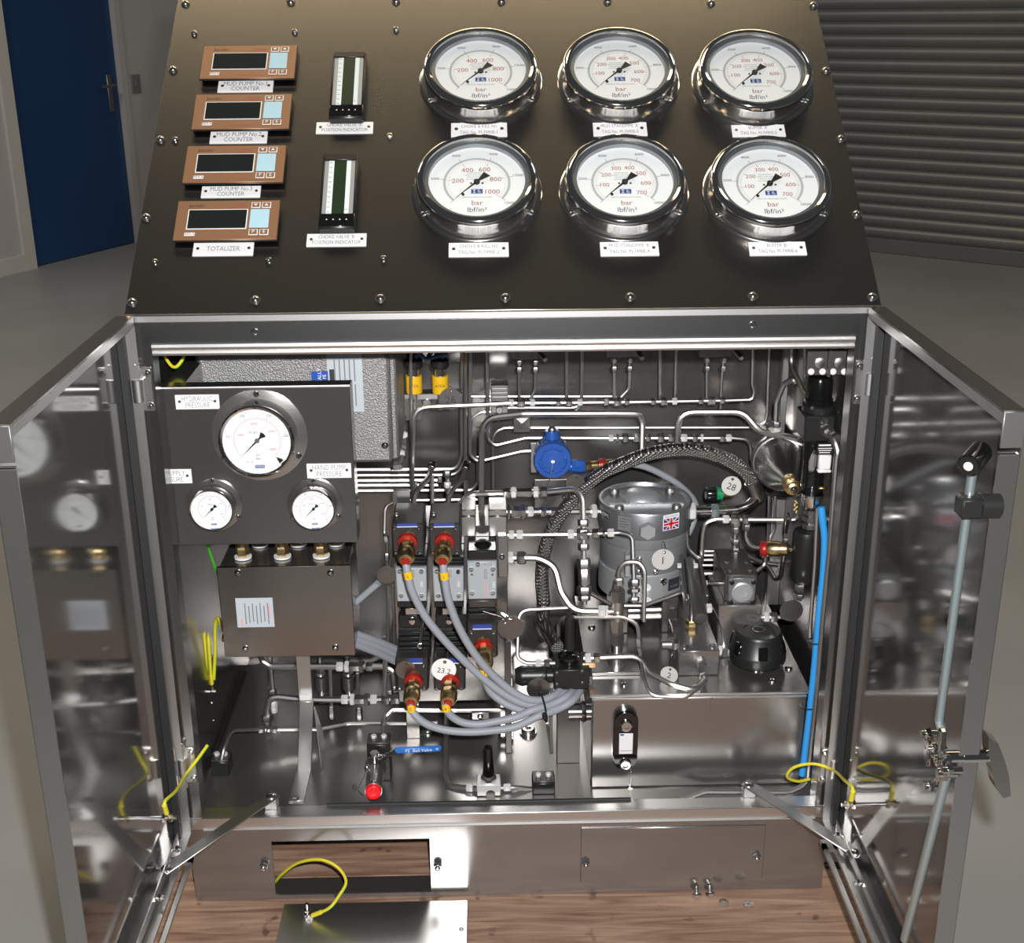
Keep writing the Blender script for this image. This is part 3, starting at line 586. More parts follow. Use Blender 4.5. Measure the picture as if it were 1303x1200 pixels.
def counter(cs, model, label):
    h = .010; q = [PP('U1', *c, h) for c in cs]; l_ = (q[0]+q[2])/2; r_ = (q[1]+q[3])/2; o = (l_+r_)/2-PN*h; f = Fr(o, PU, PV, PN)
    w_ = .0755; v_ = .0385
    t = Thing('digital_counter', label, 'counter', 'bronze digital counters on the sloping panel')
    t.part('case', B().fbox(f, -w_+.001, w_-.001, -v_+.011, v_-.001, 0, h-.004, .001).fbox(f, -w_, w_, -v_, v_, h-.004, h-.002, .0005), 'black_plastic'); i = t.part('face_plate', B().fbox(f, -w_+.001, w_-.001, -v_+.001, v_-.001, h-.002, h, .0006), 'counter_face')
    S = lambda n, b, m: t.part(n, b, m, i); H = h+.0003
    S('screen_border', B().fbox(f, -.0575, .0295, -.0180, .0200, h, h+.0006), 'print_white'); S('screen', B().fbox(f, -.0560, .0280, -.0165, .0185, h, h+.0010), 'screen')
    S('keypad', B().fbox(f, .0330, .0610, -.0160, .0195, h, h+.0010, .0004), 'keypad_blue')
    for kx, ky, g in ((.0400, .0275, 'v'), (.0555, .0275, '^'), (.0400, -.0245, 'P'), (.0555, -.0245, 'E')):
        k_ = S('key', B().fbox(f, kx-.0066, kx+.0066, ky-.0056, ky+.0056, h, h+.0009, .0003), 'print_white')
        t.part('key_top', B().fbox(f, kx-.0054, kx+.0054, ky-.0045, ky+.0045, h, h+.0013, .0002), 'counter_face', i)
        b = B()
        if g == 'v': b.flat(f, [(kx-.003, ky+.002), (kx, ky-.0025), (kx+.003, ky+.002)], h+.0016)
        elif g == '^': b.flat(f, [(kx-.003, ky-.002), (kx+.003, ky-.002), (kx, ky+.0025)], h+.0016)
        else: b.text(f, g, kx, ky, .0085, h+.0016)
        S('key_symbol', b, 'print_white')
    S('maker_tag', B().fbox(f, -.0590, -.0440, -.0300, -.0240, h, h+.0005), 'print_white'); S('maker_name', B().text(f, 'BEKA', -.0515, -.0270, .0062, h+.0008), 'print_grey')
    S('model_name', B().text(f, model, -.0455, .0270, .0068, H), 'print_black')
    b = B()
    for k in range(3): b.fbox(f, .000+k*.004, .026, .0235+k*.0032, .0239+k*.0032, h, h+.0002)
    b.fbox(f, -.018, .022, -.0300, -.0296, h, h+.0002); S('small_print', b, 'print_red'); t.done()
counter(((372, 198), (788, 193), (350, 345), (772, 342)), 'BA338C', 'bronze-faced digital counter for the first mud pump, nearest the top of the panel')
counter(((335, 410), (768, 402), (315, 568), (748, 563)), 'BA338C', 'bronze-faced digital counter for the second mud pump, between the first and third ones')
counter(((300, 635), (740, 628), (275, 800), (722, 796)), 'BA338C', 'bronze-faced digital counter for the third mud pump, just above the totalizer')
counter(((258, 878), (715, 870), (237, 1050), (692, 1041)), 'BA368C', 'bronze-faced digital counter above the TOTALIZER nameplate')
def indicator(cx, cy, label):
    h = .016; f = Fr(PP('U1', cx, cy, h)-PN*h, PU, PV, PN); t = Thing('bar_indicator', label, 'indicator', 'black upright bar indicators')
    i = t.part('case', B().fbox(f, -.0265, .0265, -.0730, .0730, 0, h, .003), 'black_plastic'); S = lambda n, b, m: t.part(n, b, m, i)
    S('case_end', B().fbox(f, -.0255, .0255, -.071, -.0470, h, h+.0015, .001), 'black_gloss'); S('case_end', B().fbox(f, -.0245, .0245, .0590, .0715, h, h+.002, .0015), 'black_plastic')
    for s in (-1, 1): S('side_strip', B().fbox(f, s*.0225, s*.0165, -.046, .058, h, h+.0006), 'scale_grey')
    S('scale', B().fbox(f, -.0165, -.0085, -.046, .058, h, h+.0008), 'scale_white'); S('scale', B().fbox(f, .0100, .0165, -.046, .058, h, h+.0008), 'scale_white')
    b = B()
    for k in range(11): b.fbox(f, -.0155, -.0115, -.044+k*.0098, -.0432+k*.0098, h+.0008, h+.0010)
    b.fbox(f, .0110, .0140, -.039, -.0380, h+.0008, h+.001); S('scale_marks', b, 'print_grey')
    S('bar_display', B().fbox(f, -.0085, .0100, -.046, .058, h, h+.0009), 'scale_green')
    for k in range(4):
        x = -.0145+k*.0095; S('button_mark', B().flat(f, [(x-.0013, -.0595), (x+.0013, -.0595), (x, -.0568)], h+.0018), 'print_white')
    t.done()
indicator(1003, 366, "black upright bar indicator above the CHOKE VALVE 'A' nameplate"); indicator(963, 829, "black upright bar indicator above the CHOKE VALVE 'B' nameplate")
# ================================================================== gauge plate inside the cabinet
GY = .035
t = Thing('gauge_plate', 'dark steel plate carrying three small pressure gauges inside the cabinet', 'panel')
xa, xb, za, zb = -.505, P('px', 450, 590, GY).x, P('px', 350, 692, GY).z, P('px', 350, 492, GY).z
t.part('plate', Bx(xa, xb, GY, GY+.003, za, zb, .001), 'inner_steel'); t.part('top_fold', B().sweep([Vector((xa, GY-.0005, zb)), Vector((xb, GY-.0005, zb))], .0022, 8), 'lip_steel'); t.part('top_return', Bx(xa, xb, GY+.003, GY+.030, zb-.003, zb), 'inner_steel'); t.part('side_return', Bx(xb-.003, xb, GY+.003, GY+.04, za, zb-.003), 'inner_steel')
t.part('mounting_arm', Bx(xa, xa+.03, GY+.03, .20, zb-.06, zb-.003), 'inner_steel'); t.done()
def fG(x, y): return FY(P('px', x, y, GY))
nameplate('white engraved nameplate reading HYDRAULIC PRESSURE', (222.5, 502.5, 280, 520), ('HYDRAULIC', 'PRESSURE'), fG)
nameplate('white engraved nameplate reading AIR SUPPLY PRESSURE', (190, 597.5, 245, 614.5), ('AIR SUPPLY', 'PRESSURE'), fG)
nameplate('white engraved nameplate reading HAND PUMP PRESSURE', (390, 590, 447.5, 607.5), ('HAND PUMP', 'PRESSURE'), fG)
def wika(x, y, rf, rb, rd, hgt, label, red, blk, flange=True):
    o = P('px', x, y, GY-hgt)+Vector((0, hgt, 0)); f = FY(o); t = Thing('pressure_gauge', label, 'gauge', 'glycerine-filled gauges on the gauge plate'); s = rd/.048
    t.part('flange', B().lathe(o, YN, [(rf, 0), (rf, .0025), (rf-.001, .003)], 44), 'sheet_steel' if rf > .05 else 'inner_steel')
    t.part('bezel', B().lathe(o, YN, [(rb, .003), (rb, hgt*.55), (rb-.0015, hgt), (rb-.004*s, hgt+.002), (rd+.001, hgt+.001), (rd, hgt-.004)], 44, False, False), 'chrome')
    d = t.part('dial', B().lathe(o, YN, [(rd+.001, hgt-.006), (rd+.001, hgt-.0055)], 40), 'dial_white'); H = hgt-.0052
    rb_, bb = B(), B(); a0, a1 = math.radians(225), math.radians(-45)
    for k in range(51):
        an = a0+(a1-a0)*k/50; m = k % 10 == 0; cs, sn_ = math.cos(an), math.sin(an); ww = .00022*s
        for bl, r0, r1 in ((rb_, .031, .0335), (bb, .034, .038 if m else .0360)):
            bl.flat(f, [(s*r0*cs-ww*sn_, s*r0*sn_+ww*cs), (s*r0*cs+ww*sn_, s*r0*sn_-ww*cs), (s*r1*cs+ww*sn_, s*r1*sn_-ww*cs), (s*r1*cs-ww*sn_, s*r1*sn_+ww*cs)][::-1], H)
    for k in range(40):
        q0, q1 = a0+(a1-a0)*k/40, a0+(a1-a0)*(k+1)/40; R0, R1 = s*.0334, s*.0337; rb_.flat(f, [(R0*math.cos(q0), R0*math.sin(q0)), (R1*math.cos(q0), R1*math.sin(q0)), (R1*math.cos(q1), R1*math.sin(q1)), (R0*math.cos(q1), R0*math.sin(q1))], H)
    for k, st in enumerate(red): an = a0+(a1-a0)*(k+1)/(len(red)+.2); rb_.text(f, st, s*.0255*math.cos(an), s*.0255*math.sin(an), s*.0052, H)
    for k, st in enumerate(blk): an = a0+(a1-a0)*(k+1)/len(blk); bb.text(f, st, s*.0425*math.cos(an), s*.0415*math.sin(an), s*.0055, H)
    rb_.text(f, 'psi', 0, -.022*s, .0055*s, H); bb.text(f, 'bar', 0, -.0275*s, .0055*s, H); bb.text(f, 'EN 837-1', -.003*s, .012*s, .0042*s, H); bb.text(f, 'Cl 1.0', -.014*s, -.033*s, .0045*s, H)
    t.part('red_scale', rb_, 'print_red', d); t.part('black_scale', bb, 'print_black', d)
    t.part('maker_box', B().flat(f, [(-.006*s, -.0425*s), (.008*s, -.0425*s), (.008*s, -.0375*s), (-.006*s, -.0375*s)], H), 'print_blue', d); t.part('maker_name', B().text(f, 'WIKA', .001*s, -.040*s, .0048*s, H+.0002), 'print_white', d)
    nd = B(); an = a0; u = (math.cos(an), math.sin(an)); v = (-u[1], u[0]); q = lambda a, b_: (s*(u[0]*a+v[0]*b_), s*(u[1]*a+v[1]*b_)); H2 = H+.0016
    nd.poly(f, [q(.034, 0), q(0, .0014), q(0, -.0014)], H2, H2+.0004); nd.poly(f, [q(0, .0012), q(-.006, .0012), q(-.0135, .005), q(-.015, 0), q(-.0135, -.005), q(-.006, -.0012), q(0, -.0012)], H2, H2+.0004)
    t.part('pointer', nd, 'pointer_black'); t.part('pointer_hub', B().cyl(f(0, 0, H), f(0, 0, H2+.001), .0036*s, n=14), 'dull_nut' if rf > .05 else 'pointer_black')
    if rf > .05:
        an = a1; t.part('red_mark', B().poly(f, [(s*.036*math.cos(an), s*.036*math.sin(an)), (s*.047*math.cos(an-.09), s*.047*math.sin(an-.09)), (s*.047*math.cos(an+.09), s*.047*math.sin(an+.09))], H, H+.0004), 'pointer_black', d)
    t.part('glass', B().lathe(o, YN, [(rd+.0008, hgt-.0008), (rd+.0008, hgt-.0005)], 32), 'dial_glass')
    for an in (90, 210, 330): rr = (rf+rb)/2+(.001 if rf > .05 else .002); p = f(rr*math.cos(math.radians(an)), rr*math.sin(math.radians(an)), .003); t.part('flange_screw', B().dome(p, YN, .0046 if rf > .05 else .0036, .004), 'chrome')
    t.done()
wika(326.5, 562, .0705, .0565, .0485, .030, 'largest round gauge on the gauge plate under the HYDRAULIC PRESSURE nameplate', ['1000', '2000', '3000', '3600'], ['50', '100', '150', '200', '250'])
wika(269, 649.5, .0415, .0345, .0295, .024, 'small round gauge beside the AIR SUPPLY PRESSURE nameplate', ['40', '80', '120', '145'], ['2', '4', '6', '8', '10'])
wika(398.5, 649, .0415, .0345, .0295, .024, 'small round gauge under the HAND PUMP PRESSURE nameplate', ['1000', '2000', '3000', '3600'], ['50', '100', '150', '200', '250'])
# ================================================================== inside the cabinet: boxes, tank, valves
HT = 'bent hydraulic tubes in the cabinet'
# ---- grey enclosure
t = Thing('terminal_enclosure', 'grey hammered-finish enclosure box behind the gauge plate', 'box'); EY = .19
a_, e_, z0, z1 = rect('V5', 285, 40, 1215, 655, EY); z1 = .93
t.part('body', Bx(a_-.01, e_+.008, EY+.032, .50, z0-.006, z1+.004, .004), 'hammer_grey'); i = t.part('lid', Bx(a_, e_, EY, EY+.028, z0, z1, .006), 'hammer_grey'); t.part('gasket', Bx(a_+.003, e_-.003, EY+.028, EY+.032, z0+.003, z1-.003), 'rubber')
p = P('V5', 1188, 562, EY); t.part('lid_screw', B().dome(p, YN, .006, .004), 'satin_chrome', i); t.part('hinge_block', Bx(e_-.002, e_+.014, EY+.01, EY+.06, z0-.016, z0-.007, .001), 'dull_nut')
f = FY(P('V5', 995, 255, EY)); k = K('V5', 995, 255, EY)
t.part('data_sticker', B().fbox(f, -85*k, 85*k, -150*k, 150*k, 0, .0006), 'sticker', i)
b = B()
for r_ in range(5):
    for s in range(2): b.fbox(f, (-52+r_*24)*k, (-46+r_*24)*k, (-120+s*125-(r_ % 2)*12)*k, (-10+s*125)*k, .0006, .0008)
t.part('sticker_print', b, 'print_grey', i)
f = FY(P('V5', 870, 235, EY)); t.part('blue_sticker', B().fbox(f, -40*k, 40*k, -40*k, 36*k, 0, .0006), 'sticker_blue', i); t.part('sticker_lettering', B().text(f, 'CALLY', 0, 12*k, 26*k, .0009, PI/2).text(f, 'FE', 24*k, 8*k, 24*k, .0009, PI/2), 'print_white', i)
f = FY(P('V5', 930, 232, EY)); t.part('pictogram', B().fbox(f, -12*k, 12*k, -20*k, 42*k, 0, .0007), 'print_black', i); t.done()
# ---- junction box with brass glands
JY = .10; t = Thing('junction_box', 'square stainless junction box with a white label and brass glands on top', 'box')
a_, e_, z0, z1 = rect('V8', 385, 152, 1005, 575, JY); xs = (a_+e_)/2
t.part('body', Bx(a_, e_, JY+.003, JY+.11, z0, z1, .003), 'inner_steel'); i = t.part('lid', Bx(a_-.002, e_+.002, JY-.002, JY+.003, z0-.002, z1+.001, .001), 'panel_steel')
for q in ((461, 183), (902, 183), (497, 545), (926, 540)): p = P('V8', *q, JY-.002); t.part('lid_screw', B().dome(p, YN, .0056, .005), 'satin_chrome', i)
f = FY(P('V8', 542, 373, JY-.002)); k = K('V8', 542, 373, JY)
t.part('rating_label', B().fbox(f, -88*k, 88*k, -77*k, 77*k, 0, .0006), 'sticker', i); b = B()
for r_ in range(7): b.fbox(f, (-48+r_*18)*k, (-43+r_*18)*k, (-60+(r_ % 3)*6)*k, (50-(r_ % 2)*14)*k, .0006, .0008)
t.part('label_print', b, 'print_grey', i); t.part('label_logo', B().fbox(f, -70*k, -62*k, -70*k, -30*k, .0006, .0008).fbox(f, 66*k, 72*k, -30*k, 40*k, .0006, .0008), 'print_pink', i); t.done()
for j, (x, y, Y, wd_) in enumerate(((487, 128, .135, 'front left'), (675, 128, .135, 'front middle'), (860, 126, .135, 'front right'), (570, 92, .185, 'rear left'), (752, 92, .185, 'rear middle'), (933, 88, .185, 'rear right'))):
    p = P('V8', x, y, Y); p.z = z1+.001; t = Thing('cable_gland', 'brass gland with white washer on the junction box, '+('along its front edge' if j < 3 else 'in the row behind'), 'cable gland', 'brass glands on the junction box')
    t.part('washer', B().lathe(p, ZUP, [(.014, 0), (.014, .003), (.009, .003)], 20), 'white_plastic'); t.part('hex_body', B().nut(p+ZUP*.012, ZUP, .016, .0115), 'brass'); t.part('cap', B().lathe(p, ZUP, [(.0105, .02), (.0105, .024), (.012, .026), (.012, .042), (.008, .046)], 16), 'brass'); t.part('cable', B().cyl(p+ZUP*.046, p+ZUP*.11, .005), 'cable_grey'); t.done()
# ---- strap bracket that carries the junction box
t = Thing('support_bracket', 'upright flat steel strap bracket under the junction box', 'bracket')
pA = P('V8', 770, 578, .150); pB = P('V8', 783, 770, .150); pC = P('V8', 787, 797, .128); pD = G('V8', 778, 1120, .152); w_ = .0115
def strap(b, p, q, w_=.0115, th=.003):
    d = (q-p).normalized(); n_ = d.cross(XP).normalized(); return b.fbox(Fr(p, XP, d, n_), -w_, w_, 0, (q-p).length, -th/2, th/2, .0005)
b = B(); strap(b, pA, pB); strap(b, pB, pC); strap(b, pC, pD); t.part('strap', b, 'frame_steel'); g0 = G('W5', 440, 350, .152)
t.part('foot', Bx(pD.x-.014, pD.x+.012, g0.y, pD.y+.004, .150, .153, .0005), 'frame_steel'); t.part('side_web', B().poly(Fr((pC.x+.0115, 0, 0), (0, 1, 0), (0, 0, 1), (1, 0, 0)), [(pC.y, pC.z-.01), (pD.y, pD.z), (pD.y+.045, pD.z), (pD.y+.04, pD.z+.05)], 0, .002), 'frame_steel')
p = G('W5', 440, 345, .153); t.part('foot_bolt', B().nut(p+ZUP*.004, ZUP, .007, .007), 'nut_steel'); t.done()
# ---- reservoir tank
TX0, TX1, TY0, TY1, TZ = .139, .497, .088, .47, .322
t = Thing('reservoir_tank', 'square stainless steel oil reservoir with a bolted top plate', 'tank')
t.part('shell', Bx(TX0, TX1, TY0, TY1, .150, TZ, .003), 'tank_steel'); t.part('top_edge', Bx(TX0, TX1, TY0-.0012, TY0+.004, TZ-.003, TZ+.0012, .001), 'lip_steel'); t.part('plate_edge', Bx(TX0-.003, TX1+.006, TY0+.002, TY0+.0045, TZ+.0018, TZ+.0062, .0006), 'lip_steel'); i = t.part('top_plate', Bx(TX0-.003, TX1+.006, TY0+.004, TY1, TZ+.002, TZ+.006, .0008), 'tank_steel')
for c, x, y in (('W4', 1128, 345), ('W4', 1062, 395), ('W4', 478, 410), ('W4', 350, 183)): p = G(c, x, y, TZ+.006); t.part('plate_bolt', B().dome(p, ZUP, .007, .005), 'satin_chrome', i)
t.part('seam_strap', Bx(P('W4', 824, 480, .085).x-.002, P('W4', 824, 480, .085).x+.002, .085, .088, P('W4', 824, 520, .085).z, TZ+.001), 'tank_steel')
p = G('W4', 445, 372, TZ+.006); t.part('pad_plate', Bx(TX0+.001, G('W4', 540, 370, TZ).x, p.y, p.y+.07, TZ+.006, TZ+.013, .001), 'sheet_steel', i)
p = P('W4', 500, 822, .085); t.part('drain_tag', B().sweep([P('W4', 505, 750, .085), P('W4', 503, 808, .086)], .0008, 5).lathe(P('W4', 502, 822, .086), YN, [(.006, 0), (.006, .002)], 14), 'nut_steel'); t.done()
p0 = P('W4', 262, 515, .13); t = Thing('tank_port', 'short steel pipe stub out of the side of the reservoir', 'pipe fitting'); t.part('stub', B().cyl((TX0+.004, p0.y, p0.z), (TX0-.036, p0.y, p0.z), .0145, n=20), 'satin_chrome'); t.part('collar', B().lathe((TX0-.014, p0.y, p0.z), XP, [(.016, 0), (.0185, .004), (.016, .008)], 20), 'satin_chrome'); t.done()
# sight glass
f = FY(P('W4', 481, 613, TY0)); k = K('W4', 481, 613, TY0); t = Thing('sight_glass', 'black oval level sight glass with white window on the reservoir front', 'level gauge')
def oval(hw, hh, n=10): return [(hw*math.cos(a), hh-hw+hw*math.sin(a)) for a in [PI*j/n for j in range(n+1)]]+[(-hw*math.cos(a), -(hh-hw)-hw*math.sin(a)) for a in [PI*j/n for j in range(n+1)]]
t.part('body', B().poly(f, oval(49*k, 133*k), 0, .010).poly(f, oval(44*k, 128*k), .010, .014), 'black_gloss')
i = t.part('window', B().fbox(f, -26*k, 28*k, -56*k, 36*k, .012, .0155, .0006), 'white_plastic'); t.part('level_marks', B().fbox(f, -22*k, 24*k, -42*k, -40*k, .0155, .0158), 'print_red', i); t.part('level_float', B().fbox(f, -22*k, -8*k, 28*k, 35*k, .0155, .0158), 'print_blue', i)
t.part('window_bar', B().fbox(f, -46*k, 46*k, -76*k, -66*k, .012, .019, .001), 'black_gloss')
for y in (72*k, -104*k): p = f(1*k, y, .014); t.part('banjo_bolt', B().lathe(p, YN, [(24*k, 0), (24*k, .003), (19*k, .005), (11*k, .005), (10*k, .003)], 20), 'satin_chrome')
t.done()
# ---- three solenoid valves on the manifold
t = Thing('valve_manifold', 'bright steel manifold block behind the three solenoid valves', 'manifold'); MY = .235
a_, e_, z0, z1 = rect('W1', 130, 200, 705, 1090, MY); t.part('block', Bx(a_, e_, MY, MY+.10, max(z0, .20), z1, .002), 'tank_steel')
for x0, x1 in ((685, 815), (930, 1092)): r_ = rect('A1', x0, 330, x1, 510, MY-.01); t.part('upper_block', Bx(r_[0], r_[1], MY-.012, MY+.05, r_[2], r_[3], .0015), 'nut_steel'); r_ = rect('A1', x0, 270, x1, 326, MY-.01); t.part('top_block', Bx(r_[0], r_[1], MY-.012, MY+.05, r_[2], r_[3], .0015), 'nut_steel')
r_ = rect('A1', 1012, 510, 1105, 885, MY-.02); t.part('side_block', Bx(r_[0], r_[1], MY-.02, MY, r_[2], r_[3], .0015), 'sheet_steel'); p = P('A1', 1050, 697, MY-.02); t.part('block_screw', B().dome(p, YN, .005, .004), 'satin_chrome')
r_ = rect('W1', 690, 785, 722, 1040, .20); t.part('stand_leg', Bx(r_[0], r_[1], .20, .225, .150, r_[3], .001), 'valve_dark')
r_ = rect('A1', 78, 90, 228, 420, .262); t.part('angle_plate', B().poly(FY((0, .262, 0)), [(r_[0], r_[2]), (r_[1], r_[2]), (r_[1], r_[3]), (r_[0], r_[3])], 0, .004), 'sheet_steel')
for x in (-.17, .0): t.part('manifold_foot', Bx(x-.012, x+.012, MY+.02, MY+.08, .150, max(z0, .20), .001), 'sheet_steel')
t.done()
def gland(t, s, e, r=.0125, sub=None):
    d = e-s; L = d.length; d.normalize()
    i = t.part('cable_gland', B().nut(s+d*L*.08, d, L*.16, r*.95), 'brass', sub)
    q = t.part
    q('red_ring', B().lathe(s, d, [(r*.9, L*.16), (r*1.25, L*.18), (r*1.25, L*.30), (r*.9, L*.33)], 18), 'red_ring', sub); q('gland_body', B().nut(s+d*L*.46, d, L*.28, r*1.02, 8).lathe(s, d, [(r*1.0, L*.60), (r*1.16, L*.64), (r*1.16, L*.86), (r*.9, L*.97), (r*.55, L)], 18), 'brass', sub); q('seal', B().lathe(s, d, [(r*.58, L*.96), (r*.58, L*1.05)], 12), 'red_ring', sub)
VG = 'solenoid valves on the manifold'
def valve(xo, label, body_label):
    t = Thing('solenoid_valve', label, 'valve', VG); sx = lambda x: x+xo
    def bx(c, x0, y0, x1, y1, Y, d, ch=.0015): b = B(); return fb(b, c, sx(x0), y0, sx(x1), y1, Y, d, ch)
    # upper terminal box
    i = t.part('terminal_box', bx('A1', 62, 398, 350, 688, .150, .095, .003), 'valve_box')
    t.part('rating_plate', bx('A1', 106, 372+26, 290, 398+26, .149, .002, .0003), 'print_blue', i); t.part('plate_edge', bx('A1', 106, 424, 290, 430, .1485, .002, 0), 'print_white', i)
    for x, y in ((87, 442), (303, 442), (97, 657), (312, 657)): p = P('A1', sx(x), y, .150); t.part('screw', B().dome(p, YN, .0036, .003), 'chrome', i)
    gland(t, P('A1', sx(208), 505, .150), P('A1', sx(183), 735, .085))
    p = P('A1', sx(110), 325, .2); t.part('coil_bolt', B().dome((p.x, .185, rect('A1', 0, 398, 9, 688, .15)[3]), ZUP, .005, .004), 'dull_nut', i)
    # upper coil ribs
    b = bx('A1', 108, 690, 372, 792, .185, .05); [fb(b, 'A1', sx(104), 700+r_*32, sx(376), 716+r_*32, .178, .055, .001) for r_ in range(3)]; t.part('coil', b, 'black_plastic')
    # body
    i = t.part('valve_body', bx('A1', 100, 797, 374, 1100, .172, .062, .002), 'valve_body')
    for x, y in ((132, 828), (325, 828), (146, 1045), (328, 1045)): p = P('A1', sx(x), y, .172); t.part('body_screw', B().lathe(p, YN, [(.0042, 0), (.0042, .002), (.0034, .003), (.0022, .003), (.0018, .001)], 12), 'chrome', i)
    f = FY(P('A1', sx(250), 840, .172)); k = K('A1', sx(250), 840, .172); t.part('maker_name', B().text(f, 'atos', 0, -5*k, 46*k, .0004, PI/2), 'print_grey', i); f = FY(P('A1', sx(330), 940, .172)); t.part('model_code', B().text(f, 'DKI', 0, 0, 34*k, .0004, PI/2), 'print_white', i)
    t.part('sub_base', bx('A1', 112, 1100, 374, 1150, .178, .056), 'black_plastic')
    # lower coil, nut and terminal box
    t.part('spacer', bx('A2', 178, 26, 315, 92, .190, .04), 'nut_steel')
    b = bx('A2', 126, 88, 405, 480, .195, .04); [fb(b, 'A2', sx(120), 240+r_*46, sx(400), 262+r_*46, .186, .05, .001) for r_ in range(5)]; fb(b, 'A2', sx(122), 88, sx(408), 205, .188, .05, .002); t.part('coil', b, 'black_plastic')
    p = P('A2', sx(243), 137, .186); t.part('coil_nut', B().lathe(p, YN, [(.0062, 0), (.0062, .004), (.005, .006), (.002, .0065)], 16), 'chrome')
    i = t.part('terminal_box', bx('A2', 102, 480, 388, 770, .155, .085, .003), 'valve_box'); t.part('rating_plate', bx('A2', 212, 480, 336, 520, .154, .002, .0003), 'print_blue', i); t.part('plate_edge', bx('A2', 212, 520, 336, 527, .1535, .002, 0), 'print_white', i)
    for x, y in ((345, 552), (352, 748), (128, 748)): p = P('A2', sx(x), y, .155); t.part('screw', B().dome(p, YN, .0036, .003), 'chrome', i)
    gland(t, P('A2', sx(262), 620, .155), P('A2', sx(232), 880, .085)); t.done()
valve(0, 'grey solenoid valve with two brass glands, on the manifold behind the junction box cables', 'a'); valve(332, 'grey solenoid valve with two brass glands and the 23.2 tag, between two other valves', 'b')
t = Thing('solenoid_valve', 'grey solenoid valve with red maker stripes and a black conical cap on top', 'valve', VG)
b = B(); fb(b, 'A1', 742, 640, 1003, 735, .175, .06, .002); t.part('cap_block', b, 'black_plastic'); p = P('A1', 880, 640, .200); t.part('conical_cap', B().lathe(p, ZUP, [(.0185, -.005), (.0185, .004), (.012, .016), (.005, .020)], 22), 'black_gloss')
b = B(); fb(b, 'A1', 742, 737, 1003, 1080, .170, .065, .002); i = t.part('valve_body', b, 'valve_body')
for x, y in ((833, 765), (775, 810), (968, 808), (782, 1025), (966, 1022)): p = P('A1', x, y, .170); t.part('body_screw', B().lathe(p, YN, [(.0044, 0), (.0044, .002), (.0036, .003), (.0022, .003), (.0018, .001)], 12), 'chrome', i)
for x, y in ((780, 855), (965, 855)): p = P('A1', x, y, .170); t.part('body_port', B().lathe(p, YN, [(.0022, 0), (.0022, .0006)], 10), 'dull_nut', i)
f = FY(P('A1', 898, 850, .170)); k = K('A1', 898, 850, .170); t.part('maker_name', B().text(f, 'atos', 0, 0, 60*k, .0004, PI/2), 'print_grey', i); b = B()
for x in (-12, 16): b.fbox(f, x*k, (x+6)*k, -228*k, -70*k, 0, .0004)
t.part('maker_stripes', b, 'print_pink', i); f2 = FY(P('A1', 978, 945, .170)); t.part('model_code', B().text(f2, 'DKI', 0, 0, 36*k, .0004, PI/2), 'print_white', i)
f2 = FY(P('A1', 920, 765, .170)); t.part('approval_marks', B().text(f2, 'CE', 20*k, 0, 34*k, .0004).ring(Fr(f2(-24*k, 0), (1, 0, 0), (0, 0, 1), (0, -1, 0)), 8*k, 13*k, 0, .0004, 3), 'print_grey', i)
b = B(); fb(b, 'A1', 748, 1082, 1002, 1160, .178, .055, .003); t.part('sub_base', b, 'valve_dark')
b = B(); fb(b, 'A2', 752, 10, 1000, 175, .195, .04); [fb(b, 'A2', 744, 28+r_*46, 1006, 52+r_*46, .186, .05, .001) for r_ in range(3)]; t.part('coil', b, 'black_plastic')
b = B(); fb(b, 'A2', 742, 172, 1012, 474, .155, .085, .003); i = t.part('terminal_box', b, 'valve_box'); b = B(); fb(b, 'A2', 786, 176, 958, 212, .154, .002, 0); t.part('rating_plate', b, 'print_blue', i); b = B(); fb(b, 'A2', 786, 212, 958, 219, .1535, .002, 0); t.part('plate_edge', b, 'print_white', i)
for x, y in ((768, 250), (978, 250), (980, 450)): p = P('A2', x, y, .155); t.part('screw', B().dome(p, YN, .0036, .003), 'chrome', i)
gland(t, P('A2', 880, 312, .155), P('A2', 898, 560, .10)); t.done()
# hose support wire/hook on the first valve
t = Thing('locking_pin', 'small chrome lever pin hanging beside the black valve coil', 'pin'); t.part('pin', B().cyl(P('A2', 340, 100, .172), P('A2', 318, 385, .16), .0026).nut(P('A2', 316, 365, .16), P('A2', 318, 385, .16)-P('A2', 340, 100, .172), .010, .005).ball(P('A2', 340, 100, .172), .005), 'chrome'); t.done()
# ---- grey valve cables
def cable(label, c, pts, r=.0066, mt='cable_grey', marker=None, name='valve_cable', group='grey valve cables', cat='cable'):
    pp = [W(q, c, .1) for q in pts]; path = smooth(pp, 8); t = Thing(name, label, cat, group); i = t.part('sheath', B().sweep(path, r, 10), mt)
    if marker:
        p, d = nearest(path, P(marker[0], marker[1], marker[2], .1)); t.part('marker_band', B().cyl(p-d*.006, p+d*.006, r*1.12, n=12), 'band_yellow', i); u = d.cross(YN).normalized(); n_ = u.cross(d)
        if n_.dot(CAM-p) < 0: n_ = -n_
        t.part('marker_number', B().text(Fr(p+n_*r*1.12, u, d, n_), marker[3], 0, 0, .008, .0006), 'print_black', i)
    t.done()
cable('grey cable from the upper gland of the valve nearest the junction box', 'W1', [(184, 378, .09), (196, 440, .085), (222, 540, .085), (300, 680, .09), (430, 830, .095), (560, 955, .10), (690, 1055, .10), (800, 1105, .10), (900, 1100, .11), (985, 1055, .13), (1025, 1015, .16)], marker=('W1', 197, 447, '5'))
cable('grey cable from the upper gland of the middle valve', 'W1', [(375, 380, .09), (382, 450, .085), (408, 590, .085), (470, 740, .09), (560, 880, .095), (660, 985, .10), (770, 1065, .10), (860, 1085, .105), (940, 1060, .12), (990, 1010, .15)], marker=('W1', 382, 449, '3'))
